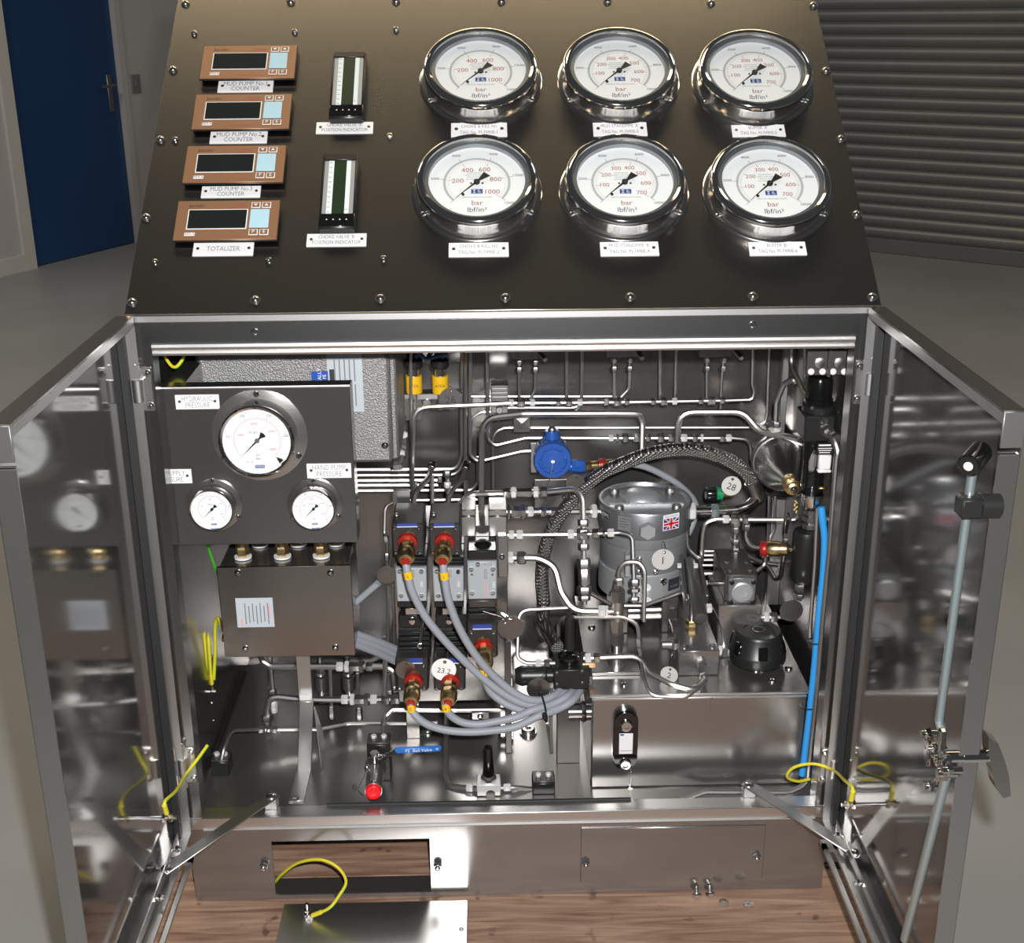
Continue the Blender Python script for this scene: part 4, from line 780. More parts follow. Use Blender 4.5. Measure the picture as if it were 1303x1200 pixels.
cable('grey cable from the single gland of the black-capped valve', 'W1', [(585, 925, .105), (590, 985, .105), (625, 1050, .105), (710, 1110, .10), (820, 1145, .10), (920, 1140, .10), (1010, 1095, .12), (1060, 1020, .16)], marker=('W1', 572, 937, '1'))
cable('grey cable hanging lowest, from the lower gland of the valve nearest the junction box', 'A2', [(234, 870, .088), (240, 935, .085), (290, 1010, .08), (400, 1080, .078), (560, 1125, .078), (760, 1140, .078), (980, 1125, .08), (1180, 1090, .085), ('W1', 860, 1165, .09), ('W1', 960, 1130, .105), ('W1', 1040, 1080, .12), ('W1', 1085, 1010, .16)], marker=('A2', 240, 925, '2'))
cable('grey cable from the lower gland of the middle valve', 'A2', [(548, 870, .088), (552, 930, .085), (600, 1000, .085), (700, 1055, .085), (840, 1070, .085), (1000, 1045, .087), (1180, 1005, .09), ('W1', 830, 1135, .092), ('W1', 930, 1105, .105), ('W1', 1010, 1060, .12), ('W1', 1050, 1010, .16)], marker=('A2', 550, 920, '4'))
for k, (x0, y0, x1, y1) in enumerate(((1010, 470, 1210, 545), (1010, 495, 1205, 570), (1010, 520, 1200, 600))):
    a = P('V8', x0, y0, .16); c = P('V8', x1+12, y1+6, .225); t = Thing('cut_cable', 'short grey cable from the junction box side to the valves, '+('topmost of three', 'between two others', 'lowest of three')[k], 'cable', 'grey cables beside the junction box'); t.part('sheath', B().sweep([a, a.lerp(c, .5)+ZUP*.002, c], .0068, 10), 'cable_grey'); t.done()
t = Thing('cut_cable', 'short grey cable rising from the junction box to a dark disc', 'cable'); t.part('sheath', B().sweep([P('V8', 1000, 345, .17), P('V8', 1130, 232, .16)], .006, 10), 'cable_grey'); t.done()
t = Thing('cable_tie', 'black cable tie around the bundle of grey cables', 'cable tie'); c = P('W1', 885, 1120, .103); ax = (P('W1', 930, 1100, .11)-P('W1', 840, 1130, .10)).normalized(); u = ax.cross(Vector((0, 1, 0))).normalized(); v = u.cross(ax)
t.part('strap', B().sweep([c+u*(.027*math.cos(a))+v*(.012*math.sin(a)) for a in [2*PI*j/24 for j in range(24)]], .0018, 6, closed=True), 'black_plastic'); q = P('W1', 893, 1165, .085); t.part('lock', B().cyl(q-u*.005, q+u*.005, .0045), 'black_plastic'); t.done()
# ---- black pressure switch / regulator
t = Thing('pressure_regulator', 'black pressure regulator with an upright knob and horizontal coil', 'regulator'); RY = .16
xc = P('B8', 635, 500, RY).x; zz = lambda y: P('B8', 635, y, RY).z; k = K('B8', 635, 500, RY)
t.part('knob', B().lathe((xc, RY, zz(490)), ZUP, [(52*k, 0), (48*k, .004), (48*k, zz(190)-zz(490)-.004), (42*k, zz(190)-zz(490))], 22), 'black_plastic')
t.part('collar', B().lathe((xc, RY, zz(700)), ZUP, [(95*k, 0), (95*k, .010), (104*k, .012), (104*k, .016), (90*k, .018), (90*k, .024), (108*k, .026), (108*k, .031), (92*k, .034), (60*k, .037)], 28), 'black_gloss')
t.part('flange', Bx(xc-148*k, xc+140*k, RY-.016, RY+.03, zz(700)-.004, zz(700)+.004, .001), 'black_plastic')
r_ = rect('B8', 484, 692, 828, 885, .132); t.part('base_block', Bx(r_[0], r_[1], .132, .195, r_[2], r_[3], .002), 'black_plastic')
for x, y in ((515, 722), (755, 708), (515, 830), (757, 815)): p = P('B8', x, y, .132); t.part('screw', B().dome(p, YN, .0042, .003), 'valve_dark')
c = P('B8', 430, 745, .165); L = P('B8', 430, 745, .165).x-P('B8', 115, 745, .165).x; i = t.part('coil', B().lathe(c+XP*.008, -XP, [(.0125, 0), (.0125, .01), (.0165, .012)]+[(.0165 if j % 2 else .0178, .012+(L-.012)*j/9) for j in range(10)]+[(.012, L+.008)], 24), 'black_plastic')
r_ = rect('B8', 780, 850, 850, 985, .15); t.part('side_bracket', Bx(r_[0], r_[1], .14, .19, r_[2], zz(700), .001), 'black_plastic'); t.part('stand', Bx(xc-.02, xc+.02, .165, .19, .150, zz(885)+.01, .001), 'valve_dark'); t.done()
t = Thing('brass_fitting', 'small orange-brown brass fitting beside the black regulator', 'fitting'); p = P('B8', 850, 645, .15); t.part('elbow', B().nut(p, XP, .011, .0055, 4), 'copper_nut'); p = P('B8', 795, 640, .15); t.part('stem', B().cyl(p-XP*.006, p+XP*.010, .003), 'brass'); t.done()
# ---- air driven pump
PY = .36; t = Thing('air_driven_pump', 'grey cylindrical pump with hexagonal plug and flag sticker on top of the reservoir', 'pump')
xc = P('px', 819, 690, PY).x; r0 = .0835; FYp = PY-r0; zz = lambda y: P('B7', 560, y, FYp).z; o = Vector((xc, PY, 0))
zt, zb1, zb2, zb3, zb4 = zz(415), zz(665), zz(765), zz(1005), zz(1260)
t.part('base_flange', B().lathe(o+ZUP*(zb4), ZUP, [(r0*.97, 0), (r0*.97, zb3-zb4-.002), (r0*.95, zb3-zb4)], 48), 'cast_light')
t.part('barrel', B().lathe(o+ZUP*zb3, ZUP, [(r0*.93, 0), (r0*.95, .003), (r0*.95, zb2-zb3)], 48), 'cast_grey'); t.part('collar', B().lathe(o+ZUP*zb2, ZUP, [(r0*.97, 0), (r0*.985, .003), (r0*.985, zb1-zb2)], 48), 'cast_grey')
i = t.part('head', B().lathe(o+ZUP*zb1, ZUP, [(r0*.985, 0), (r0*1.005, .002), (r0*1.005, zt-zb1-.003), (r0*.985, zt-zb1), (r0*.93, zt-zb1), (r0*.90, zt-zb1-.006), (r0*.3, zt-zb1-.008)], 56), 'cast_band')
t.part('head_dome', B().lathe(o+Vector((-.004, .016, zt-.012)), ZUP, [(.036, 0), (.034, .010), (.026, .018), (.014, .021)], 28), 'cast_light', i)
t.part('head_rib', B().poly(Fr(o+Vector((0, -.02, zt-.008)), (1, 0, 0), (0, 0, 1), (0, -1, 0)), [(-.066, 0), (.066, 0), (.066, .005), (-.066, .005)], -.004, .004), 'cast_light', i)
b = B(); b.text(Fr(o+Vector((0, -.0245, zt-.003)), (1, 0, 0), (0, 1, .5), (0, -.5, 1)), 'PM2  SPECIAL', 0, 0, .010, .001); t.part('head_lettering', b, 'print_white', i)
for an in (40, 140, 220, 320): p = o+Vector((.066*math.cos(math.radians(an)), .066*math.sin(math.radians(an)), zt-.012)); t.part('head_bolt', B().lathe(p, ZUP, [(.0085, 0), (.0085, .012), (.0072, .014), (.0045, .014), (.004, .009)], 16), 'dull_nut', i)
hp = P('B7', 590, 560, FYp); t.part('hex_plug', B().nut(Vector((hp.x, FYp-.001, hp.z)), YN, .020, .0162), 'cast_light')
def cylf(x, y, r=r0*1.006):   # frame on the pump wall at a photo point
    q = P('B7', x, y, FYp); s = max(-1, min(1, (q.x-xc)/r)); s *= 1.0; y_ = -math.sqrt(1-s*s); d = Vector((s, y_, 0))
    return Fr(Vector((xc, PY, q.z+(.0 if abs(s) < .3 else (-(1+y_))*r*.33)))+d*r, Vector((-y_, s, 0)), ZUP, d)
f = cylf(822, 498); fw, fh = .0165, .0115
t.part('flag_sticker', B().fbox(f, -fw, fw, -fh, fh*1.55, 0, .0006), 'print_white', i); t.part('flag_field', B().fbox(f, -fw*.92, fw*.92, -fh*.9, fh*.9, .0006, .0008), 'flag_blue', i)
b = B(); b.fbox(f, -fw*.92, fw*.92, -fh*.30, fh*.30, .0008, .0010); b.fbox(f, -fw*.22, fw*.22, -fh*.9, fh*.9, .0008, .0010)
for s in (-1, 1): b.flat(f, [(-fw*.92, s*-fh*.9), (-fw*.70, s*-fh*.9), (fw*.92, s*fh*.9), (fw*.70, s*fh*.9)] if s > 0 else [(-fw*.92, fh*.9), (fw*.70, -fh*.9), (fw*.92, -fh*.9), (-fw*.70, fh*.9)], .00095)
t.part('flag_white_cross', b, 'print_white', i); b = B(); b.fbox(f, -fw*.92, fw*.92, -fh*.17, fh*.17, .0010, .0012); b.fbox(f, -fw*.13, fw*.13, -fh*.9, fh*.9, .0010, .0012)
for s in (-1, 1):
    b.flat(f, [(-fw*.92, -s*fh*.9), (-fw*.80, -s*fh*.9), (fw*.92, s*fh*.86), (fw*.92, s*fh*.9)], .00115)
t.part('flag_red_cross', b, 'flag_red', i); t.part('sticker_lettering', B().text(f, 'MADE IN BRITAIN', 0, fh*1.2, .0034, .0009), 'print_black', i)
f = cylf(380, 500); t.part('data_plate', B().fbox(f, -.0125, .0125, -.013, .013, 0, .0008), 'cast_grey', i); b = B()
for r_ in range(4): b.fbox(f, -.009, .009-(r_ % 2)*.005, .008-r_*.005, .0088-r_*.005, .0008, .001)
t.part('plate_print', b, 'print_black', i)
f = cylf(215, 425); t.part('maker_plate', B().fbox(f, -.013, .013, -.0055, .0055, 0, .0008), 'print_black', i); t.part('maker_lettering', B().text(f, 'LESMC', 0, 0, .009, .0011), 'print_white', i)
for x, y in ((517, 848), (508, 968), (672, 968)): fr_ = cylf(x, y, r0*.953); t.part('barrel_screw', B().lathe(fr_.o, fr_.n, [(.0048, 0), (.0048, .003), (.003, .004), (.002, .002)], 12), 'satin_chrome')
f = cylf(855, 1085, r0*.975); t.part('rating_plate', B().fbox(f, -.013, .013, -.011, .011, 0, .0008), 'print_black'); t.part('rating_lettering', B().text(f, 'PUMP', 0, -.004, .007, .0011), 'print_grey')
for x, y in ((590, 1115), (752, 1060), (595, 1240)): fr_ = cylf(x, y, r0*.972); t.part('flange_port', B().lathe(fr_.o, fr_.n, [(.007, 0), (.007, .001), (.0045, .0012), (.0035, .0005)], 16), 'white_plastic' if x < 600 else 'chrome')
r_ = rect('B7', 378, 800, 425, 1005, FYp-.004); t.part('side_bar', Bx(r_[0], r_[1], FYp-.006, FYp+.012, r_[2], r_[3], .001), 'cast_light')
[t.part('mount_foot', Bx(xc+q, xc+q+.03, PY-.05, PY+.05, TZ+.006, zb4, .002), 'valve_dark') for q in (-.06, .03)]; t.done()
# ---- hand pump with lever socket
t = Thing('hand_pump', 'steel hand pump block with a lever socket held between two yoke plates', 'hand pump'); HY = .150
r_ = rect('A4', 265, 420, 590, 690, HY); zz_ = r_[3]; yb = G('A4', 430, 160, zz_).y
i = t.part('block', Bx(r_[0], r_[1], HY, min(yb, .36), TZ+.006, zz_, .002), 'tank_steel')
for x, y in ((315, 392), (535, 390), (228, 97)): p = G('A4', x, y, zz_); t.part('socket_screw', B().lathe(p, ZUP, [(.0065, 0), (.0065, .002), (.005, .003), (.003, .003), (.003, .001)], 14), 'dull_nut', i)
f = FY(P('A4', 340, 452, HY)); t.part('stamped_number', B().text(f, '140307', 0, 0, .007, .0004), 'print_grey', i)
p = P('A4', 230, 372, HY+.02); t.part('side_plug', B().nut(p+XP*.004, XP, .010, .0105).cyl(p-XP*.004, p-XP*.020, .0085, n=16), 'nut_steel')
p = G('A4', 370, 235, zz_); t.part('packing_nut', B().nut(p+ZUP*.007, ZUP, .014, .011), 'brass'); t.part('plunger', B().lathe(p+ZUP*.012, ZUP, [(.007, 0), (.0055, .02), (.0035, .045)], 14), 'satin_chrome')
s = P('A3', 342, 440, .30); e = P('A3', 432, 885, .165); t.part('lever_socket', B().lathe(s, e-s, [(.0105, 0), (.0125, .01), (.0125, (e-s).length-.003), (.0115, (e-s).length), (.002, (e-s).length+.001)], 20), 'dull_nut')
for q0, q1 in (((275, 420), (318, 770)), ((412, 440), (478, 740))):
    s = P('A3', *q0, .30); e = P('A3', *q1, .215); d = (e-s).normalized(); t.part('yoke_plate', B().fbox(Fr(s, d, XP.cross(d).normalized(), XP), 0, (e-s).length, -.011, .011, -.003, .003, .001), 'dull_nut')
s = P('A3', 285, 612, .262); e = P('A3', 585, 612, .262); t.part('yoke_pin', B().cyl(s, e, .0042), 'satin_chrome')
for x, y in ((265, 480), (392, 480), (293, 612), (465, 612), (340, 715), (468, 715)): p = P('A3', x, y, .262); t.part('pivot_nut', B().nut(p, XP, .007, .005), 'bright_nut')
p = P('A3', 492, 805, .20); t.part('port_nut', B().nut(p, XP, .009, .009), 'bright_nut'); p = P('A4', 600, 420, .16); t.part('port_nut', B().nut(p, XP, .007, .009), 'bright_nut')
p = P('A4', 455, 530, HY-.006); d = (P('A4', 475, 620, .115)-p).normalized(); t.part('outlet_elbow', B().nut(p, d, .016, .0085).nut(P('A4', 470, 630, .12), d, .010, .0075), 'nut_steel'); t.part('bleed_screw', B().dome(P('A4', 420, 683, HY-.001), YN, .005, .004), 'chrome'); t.done()
# ---- pilot valve on a pedestal
t = Thing('pilot_valve', 'dark square pilot valve with a round silver end cap on a steel pedestal', 'valve'); VY = .215
r_ = rect('A3', 640, 568, 852, 770, VY); yb = min(G('A3', 740, 345, r_[3]).y, .44)
i = t.part('body', Bx(r_[0]-.004, r_[1]+.004, VY+.012, yb, r_[2], r_[3], .002), 'valve_dark'); e_ = t.part('end_cover', Bx(r_[0], r_[1], VY, VY+.012, r_[2], r_[3]-.001, .002), 'cast_band')
p = P('A3', 748, 682, VY); k = K('A3', 748, 682, VY); t.part('round_cap', B().lathe(p, YN, [(82*k, 0), (82*k, .002), (70*k, .003), (68*k, .005), (34*k, .0052), (30*k, .004)], 28), 'cast_light', e_)
for x, y in ((667, 605), (832, 603), (657, 755), (825, 755)): q = P('A3', x, y, VY); t.part('cover_screw', B().lathe(q, YN, [(.0042, 0), (.0042, .003), (.0028, .0035), (.002, .001)], 12), 'black_plastic', e_)
for x, y in ((655, 520), (808, 520), (630, 455), (780, 455)): q = G('A3', x, y, r_[3]); t.part('body_screw', B().lathe(q, ZUP, [(.004, 0), (.004, .001), (.0026, .0015)], 10), 'dull_nut', i)
ped = rect('A3', 562, 772, 895, 1000, VY-.004); t.part('pedestal', Bx(ped[0], ped[1], VY-.004, yb, TZ+.006, r_[2], .002), 'sheet_steel'); t.done()
# ---- breather cap
c = G('A4', 885, 585, TZ+.007); Yc = c.y+.03; c = Vector((P('A4', 885, 500, Yc).x, Yc, TZ+.006)); zz = lambda y: P('A4', 885, y, Yc).z-c.z; k = K('A4', 885, 450, Yc)
zt_ = zz(255); t = Thing('breather_cap', 'large black screw-on breather cap on the reservoir top', 'filler cap')
t.part('neck', B().lathe(c, ZUP, [(150*k, 0), (150*k, .006), (120*k, .007), (120*k, zt_*.16)], 32), 'black_gloss')
i = t.part('cap', B().lathe(c, ZUP, [(190*k, zt_*.13), (220*k, zt_*.16), (226*k, zt_*.24), (224*k, zt_*.42), (212*k, zt_*.46), (184*k, zt_*.92), (176*k, zt_*.98), (170*k, zt_), (118*k, zt_), (112*k, zt_-.002)], 40), 'black_plastic')
for an in (-90, -30, -150, 30, 150, 90):
    d = Vector((math.cos(math.radians(an)), math.sin(math.radians(an)), 0)); u = d.cross(ZUP); f = Fr(c+d*(200*k)+ZUP*zt_*.62, -u, (ZUP*.9-d*.25), None); f.n = f.u.cross(f.v)
    t.part('grip_pocket', B().fbox(f, -36*k, 36*k, -.012, .012, -.006, .0035, .0018), 'black_gloss', i)
t.part('cap_emblem', B().ring(Fr(c+ZUP*(zt_+.0003), (1, 0, 0), (0, 1, 0)), 40*k, 50*k, 0, .0006, 18), 'black_gloss', i); t.done()
# ================================================================== upper area: tubes, tees, valves
# two pressure transmitters with yellow bands
for j, x in enumerate((205, 350)):
    t = Thing('pressure_transmitter', ['yellow-banded pressure transmitter next to the grey enclosure', 'yellow-banded pressure transmitter beside the tag numbered 26'][j], 'sensor', 'yellow-banded transmitters'); Y = .40; o = P('V6', x, 345, Y); k = K('V6', x, 345, Y); H = lambda y: P('V6', x, y, Y).z-o.z
    t.part('band', B().lathe(o, ZUP, [(43*k, 0), (45*k, .002), (45*k, H(250))], 20), 'band_yellow'); t.part('band_print', B().text(FY(o+Vector((0, -45*k-.0006, H(298)))), 'ATEX', 0, 0, 22*k, 0), 'print_black')
    t.part('barrel', B().cyl(o+ZUP*H(250), o+ZUP*H(205), 36*k, n=18), 'satin_chrome'); t.part('cap', B().lathe(o, ZUP, [(45*k, H(208)), (52*k, H(200)), (52*k, H(165)), (30*k, H(150)), (24*k, H(60))], 18), 'black_plastic')
    t.part('stem', B().cyl(o, o-ZUP*.03, .006), 'nut_steel'); t.done()
    wire(['blue wire looping from the transmitter next to the enclosure', 'blue wire looping from the transmitter beside the tag numbered 26'][j], [P('V6', x+10, 150, .385), P('V6', x+28, 130, .37), P('V6', 250+x*.1, 160-j*4, .37), P('V6', 300, 110+j*10, .38), P('V6', 330, 60, .40)], .0035, 'wire_blue', name='sensor_wire', group='blue sensor wires', stripe=False)
t = Thing('transmitter_bracket', 'pale bent steel bracket under the two yellow-banded transmitters', 'bracket'); b = B(); fb(b, 'V6', 150, 352, 470, 385, .40, .03, .001); t.part('shelf', b, 'frame_steel'); b = B(); fb(b, 'V6', 150, 385, 245, 500, .425, .004, .001); t.part('back_plate', b, 'sheet_steel')
p = P('V6', 275, 405, .40); t.part('valve_stem', B().nut(p, YN, .012, .008), 'nut_steel')
for x, y in ((150, 578), (135, 682), (125, 408)): p = P('V6', x, y, .43); t.part('bracket_bolt', B().nut(p, YN, .008, .007), 'bright_nut')
b = B(); fb(b, 'V6', 118, 400, 160, 700, .44, .006, .001); t.part('side_rail', b, 'sheet_steel'); t.done()
def isolator(label, c, x0, y0, x1, y1, hx, hy, ex, ey):
    t = Thing('isolating_valve', label, 'valve', 'isolating valves under the panel'); Y = .44; b = B(); fb(b, c, x0, y0-90, x1, y1, Y, .04, .002); i = t.part('body', b, 'cast_band')
    f = FY(P(c, (x0+x1)/2, y1-28, Y)); w_ = K(c, x0, y1, Y)
    b = B()
    for r_ in range(3):
        for s in (-1, 1): b.fbox(f, (s*38-14)*w_, (s*38+14)*w_, (-12+r_*14)*w_, (-8+r_*14)*w_, 0, .0004)
    t.part('stamped_text', b, 'print_grey', i); t.part('lever', B().cyl(P(c, hx, hy, Y-.005), P(c, ex, ey, Y-.05), .0045, n=12, ch=.001), 'lip_steel'); t.part('lever_grip', B().cyl(P(c, hx-12, hy-12, Y+.005), P(c, hx+4, hy+4, Y-.012), .0055), 'brass'); t.done()
isolator('small steel isolating valve with a slanted lever beside the grey bracket plate', 'V6', 738, 90, 890, 165, 868, 90, 930, 165)
isolator('small steel isolating valve with a slanted lever between two others', 'V7', 42, 65, 195, 130, 165, 65, 215, 135)
isolator('small steel isolating valve with a slanted lever nearest the air filter', 'V7', 486, 65, 640, 130, 625, 65, 685, 135)
T = tubing
def TB(label, *a, **k): return tubing(label, *a, group=HT, **k)
DN, BN, BR = 'dull_nut', 'bright_nut', 'bright_nut'
TB('tube dropping straight past the yellow transmitters', 'V6', [(185, 40), (187, 430), (190, 620)], .385, 3.2)
TB('tube from the tee line bending down beside the enclosure', 'V6', [(735, 404), (600, 412), (205, 428), (192, 800), (207, 960)], .37, 4.2, bend=.03)
TB('long tube bending up behind the transmitters from the lowest bundle', 'V6', [(-120, 770), (440, 768), (466, 690), (463, 430), (470, 60)], .47, 3.4, bend=.03)
TB('long bundle tube bending up the back wall', 'V6', [(-120, 803), (440, 800), (487, 720), (487, 40)], .455, 3.4, bend=.03)
TB('straight bundle tube ending behind the bent riser', 'V6', [(-120, 831), (350, 829)], .465, 3.2, nuts=[(345, 829, 9, 6, DN)])
TB('straight bundle tube next to the lowest one', 'V6', [(-120, 860), (335, 858)], .46, 3.2, nuts=[(210, 859, 9, 6, DN)])
TB('lowest bundle tube bending up behind the thick riser', 'V6', [(-120, 888), (525, 885), (556, 840), (558, 700)], .45, 3.2)
TB('short tube behind the solenoid boxes', 'V6', [(150, 941), (575, 936)], .42, 3.2)
TB('tube bending towards the blue instrument with a tinted end', 'V6', [(517, 40), (510, 400), (512, 690), (552, 726), (600, 718), (800, 670), (860, 668)], .44, 3.2)
TB('tube with an S-bend passing behind the blue instrument', 'V6', [(605, 60), (612, 600), (648, 640), (820, 597), (1295, 598)], .47, 3.6, bend=.03)
TB('tube under the flat clip running along to the right wall', 'V6', [(640, 890), (640, 540), (1000, 540), (1303, 540), ('V7', 730, 462), ('V7', 795, 440), ('V7', 805, 400), ('V7', 818, 40)], .49, 3.4, bend=.03)
TB('thick riser tube from the manifold crossing above the blue instrument', 'V6', [(576, 1000, .30), (578, 700, .36), (577, 490, .40), (800, 465, .42), (1303, 463, .42), ('V7', 200, 398, .42), ('V7', 216, 440, .42), ('V7', 213, 575, .40)], .41, 5.6, bend=.035)
TB('straight tube above the tee line', 'V6', [(520, 367), (1303, 367), ('V7', 90, 318)], .495, 2.8)
TB('tee line tube with silver nuts crossing the back wall', 'V6', [(722, 404), (1303, 400), ('V7', 600, 335), ('V7', 735, 330), ('V7', 745, 290), ('V7', 735, 255), ('V7', 740, 40)], .455, 3.4, bend=.02,
   nuts=[(740, 405, 9, 7, BN), (795, 403, 15, 8.5), (858, 402, 9, 7, BN), (1000, 400, 9, 7, DN), (1060, 398, 12, 8.5), (1120, 400, 9, 7, BN), (1265, 400, 10, 7), (42, 342, 9, 7, BN, 'V7'), (95, 338, 14, 8.5, None, 'V7'), (140, 337, 9, 7, DN, 'V7'), (265, 334, 9, 7, DN, 'V7'), (315, 333, 12, 8.5, None, 'V7'), (366, 336, 9, 7, BN, 'V7'), (490, 335, 9, 7, DN, 'V7'), (540, 335, 14, 8.5, None, 'V7'), (592, 336, 9, 7, DN, 'V7')])
TB('short curved tube under the tee line', 'V6', [(720, 430), (1070, 430), (1105, 425), (1125, 408)], .48, 2.8)
TB('short tube bending down beside the square clip', 'V6', [(630, 453), (570, 455), (520, 490), (515, 560)], .48, 3)
for lab, c, pts in (('valve leg tube under the first isolating valve', 'V6', [(785, 165), (785, 385)]), ('bent valve leg tube joining the first isolating valve to its tee', 'V6', [(875, 165), (873, 330), (845, 385)]), ('valve leg tube under the isolating valve between two others', 'V7', [(80, 130), (80, 325)]),
                    ('bent valve leg tube beside the middle isolating valve', 'V7', [(155, 130), (150, 280), (112, 318)]), ('valve leg tube under the isolating valve nearest the air filter', 'V7', [(520, 130), (520, 322)]), ('valve leg tube passing behind the tee line', 'V7', [(600, 130), (590, 240), (584, 385)])):
    TB(lab, c, pts, .46, 3, nuts=[(pts[0][0], pts[0][1]+12, 8, 6), (pts[0][0]+(0 if len(pts) == 2 else -1), pts[0][1]+52, 10, 6.5, DN)])
TB('upright tube into the tee line beside its twin', 'V6', [(1047, 40), (1047, 385)], .465, 3.2)
TB('upright tube curving under the tee line', 'V6', [(1132, 40), (1130, 400), (1098, 448)], .475, 3.2)
TB('upright tube into the tee nearest the middle valve', 'V7', [(298, 40), (297, 325)], .465, 3.2); TB('upright tube ending at a white nut on the tee line', 'V7', [(376, 40), (369, 330)], .475, 3.2)
TB('thick tube arching from the tee fittings to the accumulator', 'V7', [(380, 530, .40), (388, 390, .40), (690, 388, .40), (765, 478, .38), (1010, 548, .33)], .39, 5.6, bend=.035)
TB('fittings line tube above the braided hose', 'V7', [(-5, 513), (640, 512), (725, 520), (730, 615)], .44, 3.4, bend=.02, nuts=[(65, 513, 9, 7, BN), (96, 513, 5, 8), (133, 513, 11, 10, DN), (190, 520, 14, 9), (240, 513, 9, 8, DN), (300, 513, 12, 10, DN), (350, 513, 12, 8), (410, 512, 11, 8, BN), (462, 512, 9, 9, DN), (495, 512, 5, 8, BN), (592, 512, 10, 9, DN), (622, 512, 10, 7.5, BN)])
TB('upright tube kinked towards the air filter', 'V7', [(925, 40, .33), (920, 160, .33), (995, 330, .25)], .3, 4); TB('upright tube past the perforated plate', 'V7', [(985, 40), (985, 230)], .3, 3.4); TB('upright tube in front of the perforated plate', 'V7', [(1042, 40), (1038, 215)], .22, 3.0)
TB('thick hooked tube on the steel wall post', 'V7', [(845, 470, .40), (850, 340, .40), (885, 255, .38), (930, 232, .36), (940, 250, .36)], .39, 5.2, bend=.02, nuts=[(845, 448, 12, 8.5), (845, 470, 5, 12, BN)])
TB('thin tube behind the accumulator', 'V7', [(950, 260), (940, 400), (925, 500)], .42, 2.6)
for k, (x0, x1, lab) in enumerate(((895, 890, 'paired tube dropping behind the accumulator, the straight one'), (925, 905, 'paired tube dropping behind the accumulator, bent at its foot'))): TB(lab, 'W3', [(x0, 190), (x0-4, 340+k*10), (x1-(k*10), 410)], .42, 3.2)
t = Thing('wall_post', 'bright upright steel post on the wall behind the air filter', 'post'); b = B(); fb(b, 'V7', 872, 40, 902, 520, .43, .012, .001); t.part('post', b, 'frame_steel'); b = B(); fb(b, 'B6', 95, 380, 175, 1050, .42, .012, .001); t.part('lower_post', b, 'frame_steel'); t.done()
# clips and plates on the back wall
def clip(label, c, x0, y0, x1, y1, Y, mt='sheet_steel'):
    t = Thing('tube_clip', label, 'clip', 'tube clips on the back wall'); b = B(); fb(b, c, x0, y0, x1, y1, Y, .02, .0015); t.part('clip', b, mt); p = P(c, (x0+x1)/2, (y0+y1)/2, Y); t.part('clip_bolt', B().nut(p+YN*.002, YN, .006, .006), 'satin_chrome')
    a = rect(c, x0, y0, x1, y1, Y); t.part('corner_tab', B().poly(FY((0, Y, 0)), [(a[0]+.003, a[3]), ((a[0]+a[1])/2, a[3]-.012), (a[1]-.003, a[3])], -.001, .002), 'white_label'); t.done()
clip('square steel tube clip with a bright top tab near the blue instrument', 'V6', 752, 482, 848, 568, .46)
t = Thing('ribbed_block', 'ribbed grey clamp block at the end of the tee line', 'clamp'); b = B(); fb(b, 'V6', 632, 300, 722, 395, .45, .03, .001); t.part('block', b, 'dull_nut')
for r_ in range(4): b = B(); fb(b, 'V6', 630, 305+r_*23, 724, 319+r_*23, .446, .03, .001); t.part('rib', b, 'dull_nut')
b = B(); fb(b, 'V6', 630, 395, 722, 460, .448, .02, .001); t.part('foot', b, 'dull_nut'); p = P('V6', 675, 440, .448); t.part('foot_bolt', B().nut(p, YN, .008, .007), 'nut_steel'); t.done()
t = Thing('bolted_plate', 'dark bolted plate in the upper corner behind the air filter', 'plate'); Yp = .10; a = rect('V7', 995, 40, 1090, 215, Yp)
t.part('plate', Bx(a[0], .519, Yp, Yp+.006, a[2], a[3], .001), 'valve_dark'); t.part('divider', Bx(P('V7', 1095, 130, Yp).x-.002, P('V7', 1095, 130, Yp).x+.002, Yp-.010, Yp, a[2], a[3]), 'valve_dark')
for x, y in ((1020, 72), (1075, 72), (1126, 72), (1180, 72), (1013, 197), (1067, 197), (1117, 197), (1170, 197)):
    p = P('V7', x, y, Yp)
    if p.x < .517: t.part('plate_bolt', B().dome(p, YN, .0052, .003), 'white_label')
for x, y in ((1055, 155), (1148, 155)):
    p = P('V7', x, y, Yp)
    if p.x < .514: t.part('centre_bolt', B().lathe(p, YN, [(.008, 0), (.008, .002), (.005, .003)], 16), 'nut_steel')
t.done()
# ---- front risers behind the valve boxes
TB('thick hose-end riser behind the first valve box', 'V6', [(195, 975, .29), (213, 895, .31), (285, 815, .34), (310, 735, .37)], .3, 5, bend=.03, nuts=[(307, 745, 16, 6.5, 'satin_chrome')]); TB('thick hose-end riser behind the middle valve box', 'V6', [(388, 975, .29), (403, 895, .31), (468, 825, .34), (498, 735, .37)], .3, 5, bend=.03, nuts=[(494, 748, 16, 6.5, 'satin_chrome')])
TB('straight riser behind the first valve box', 'V6', [(306, 975, .30), (303, 800, .32)], .31, 3.6); TB('straight riser with dark nut behind the middle valve box', 'V6', [(388, 900), (388, 780)], .33, 3.6, nuts=[(388, 795, 12, 7, DN), (388, 855, 10, 6, BN)]); TB('straight riser ending above the manifold', 'V6', [(496, 1010, .28), (491, 835, .32)], .3, 3.6)
TB('thin tube bending down past the first valve to the floor', 'V6', [(95, 948, .28), (42, 975, .27), (38, 1129, .26), ('W1', 88, 260, .25), ('W1', 95, 760, .24), ('W1', 75, 1040, .23)], .26, 3.2, nuts=[(90, 265, 12, 5.5, DN, 'W1'), (92, 350, 12, 5, DN, 'W1')])
TB('thin upright tube beside the first valve', 'W1', [(122, 500, .25), (128, 870, .25)], .25, 3)
TB('thin upright tube down to the floor nut', 'W1', [(75, 760, .26), (78, 1060, .25)], .25, 3)
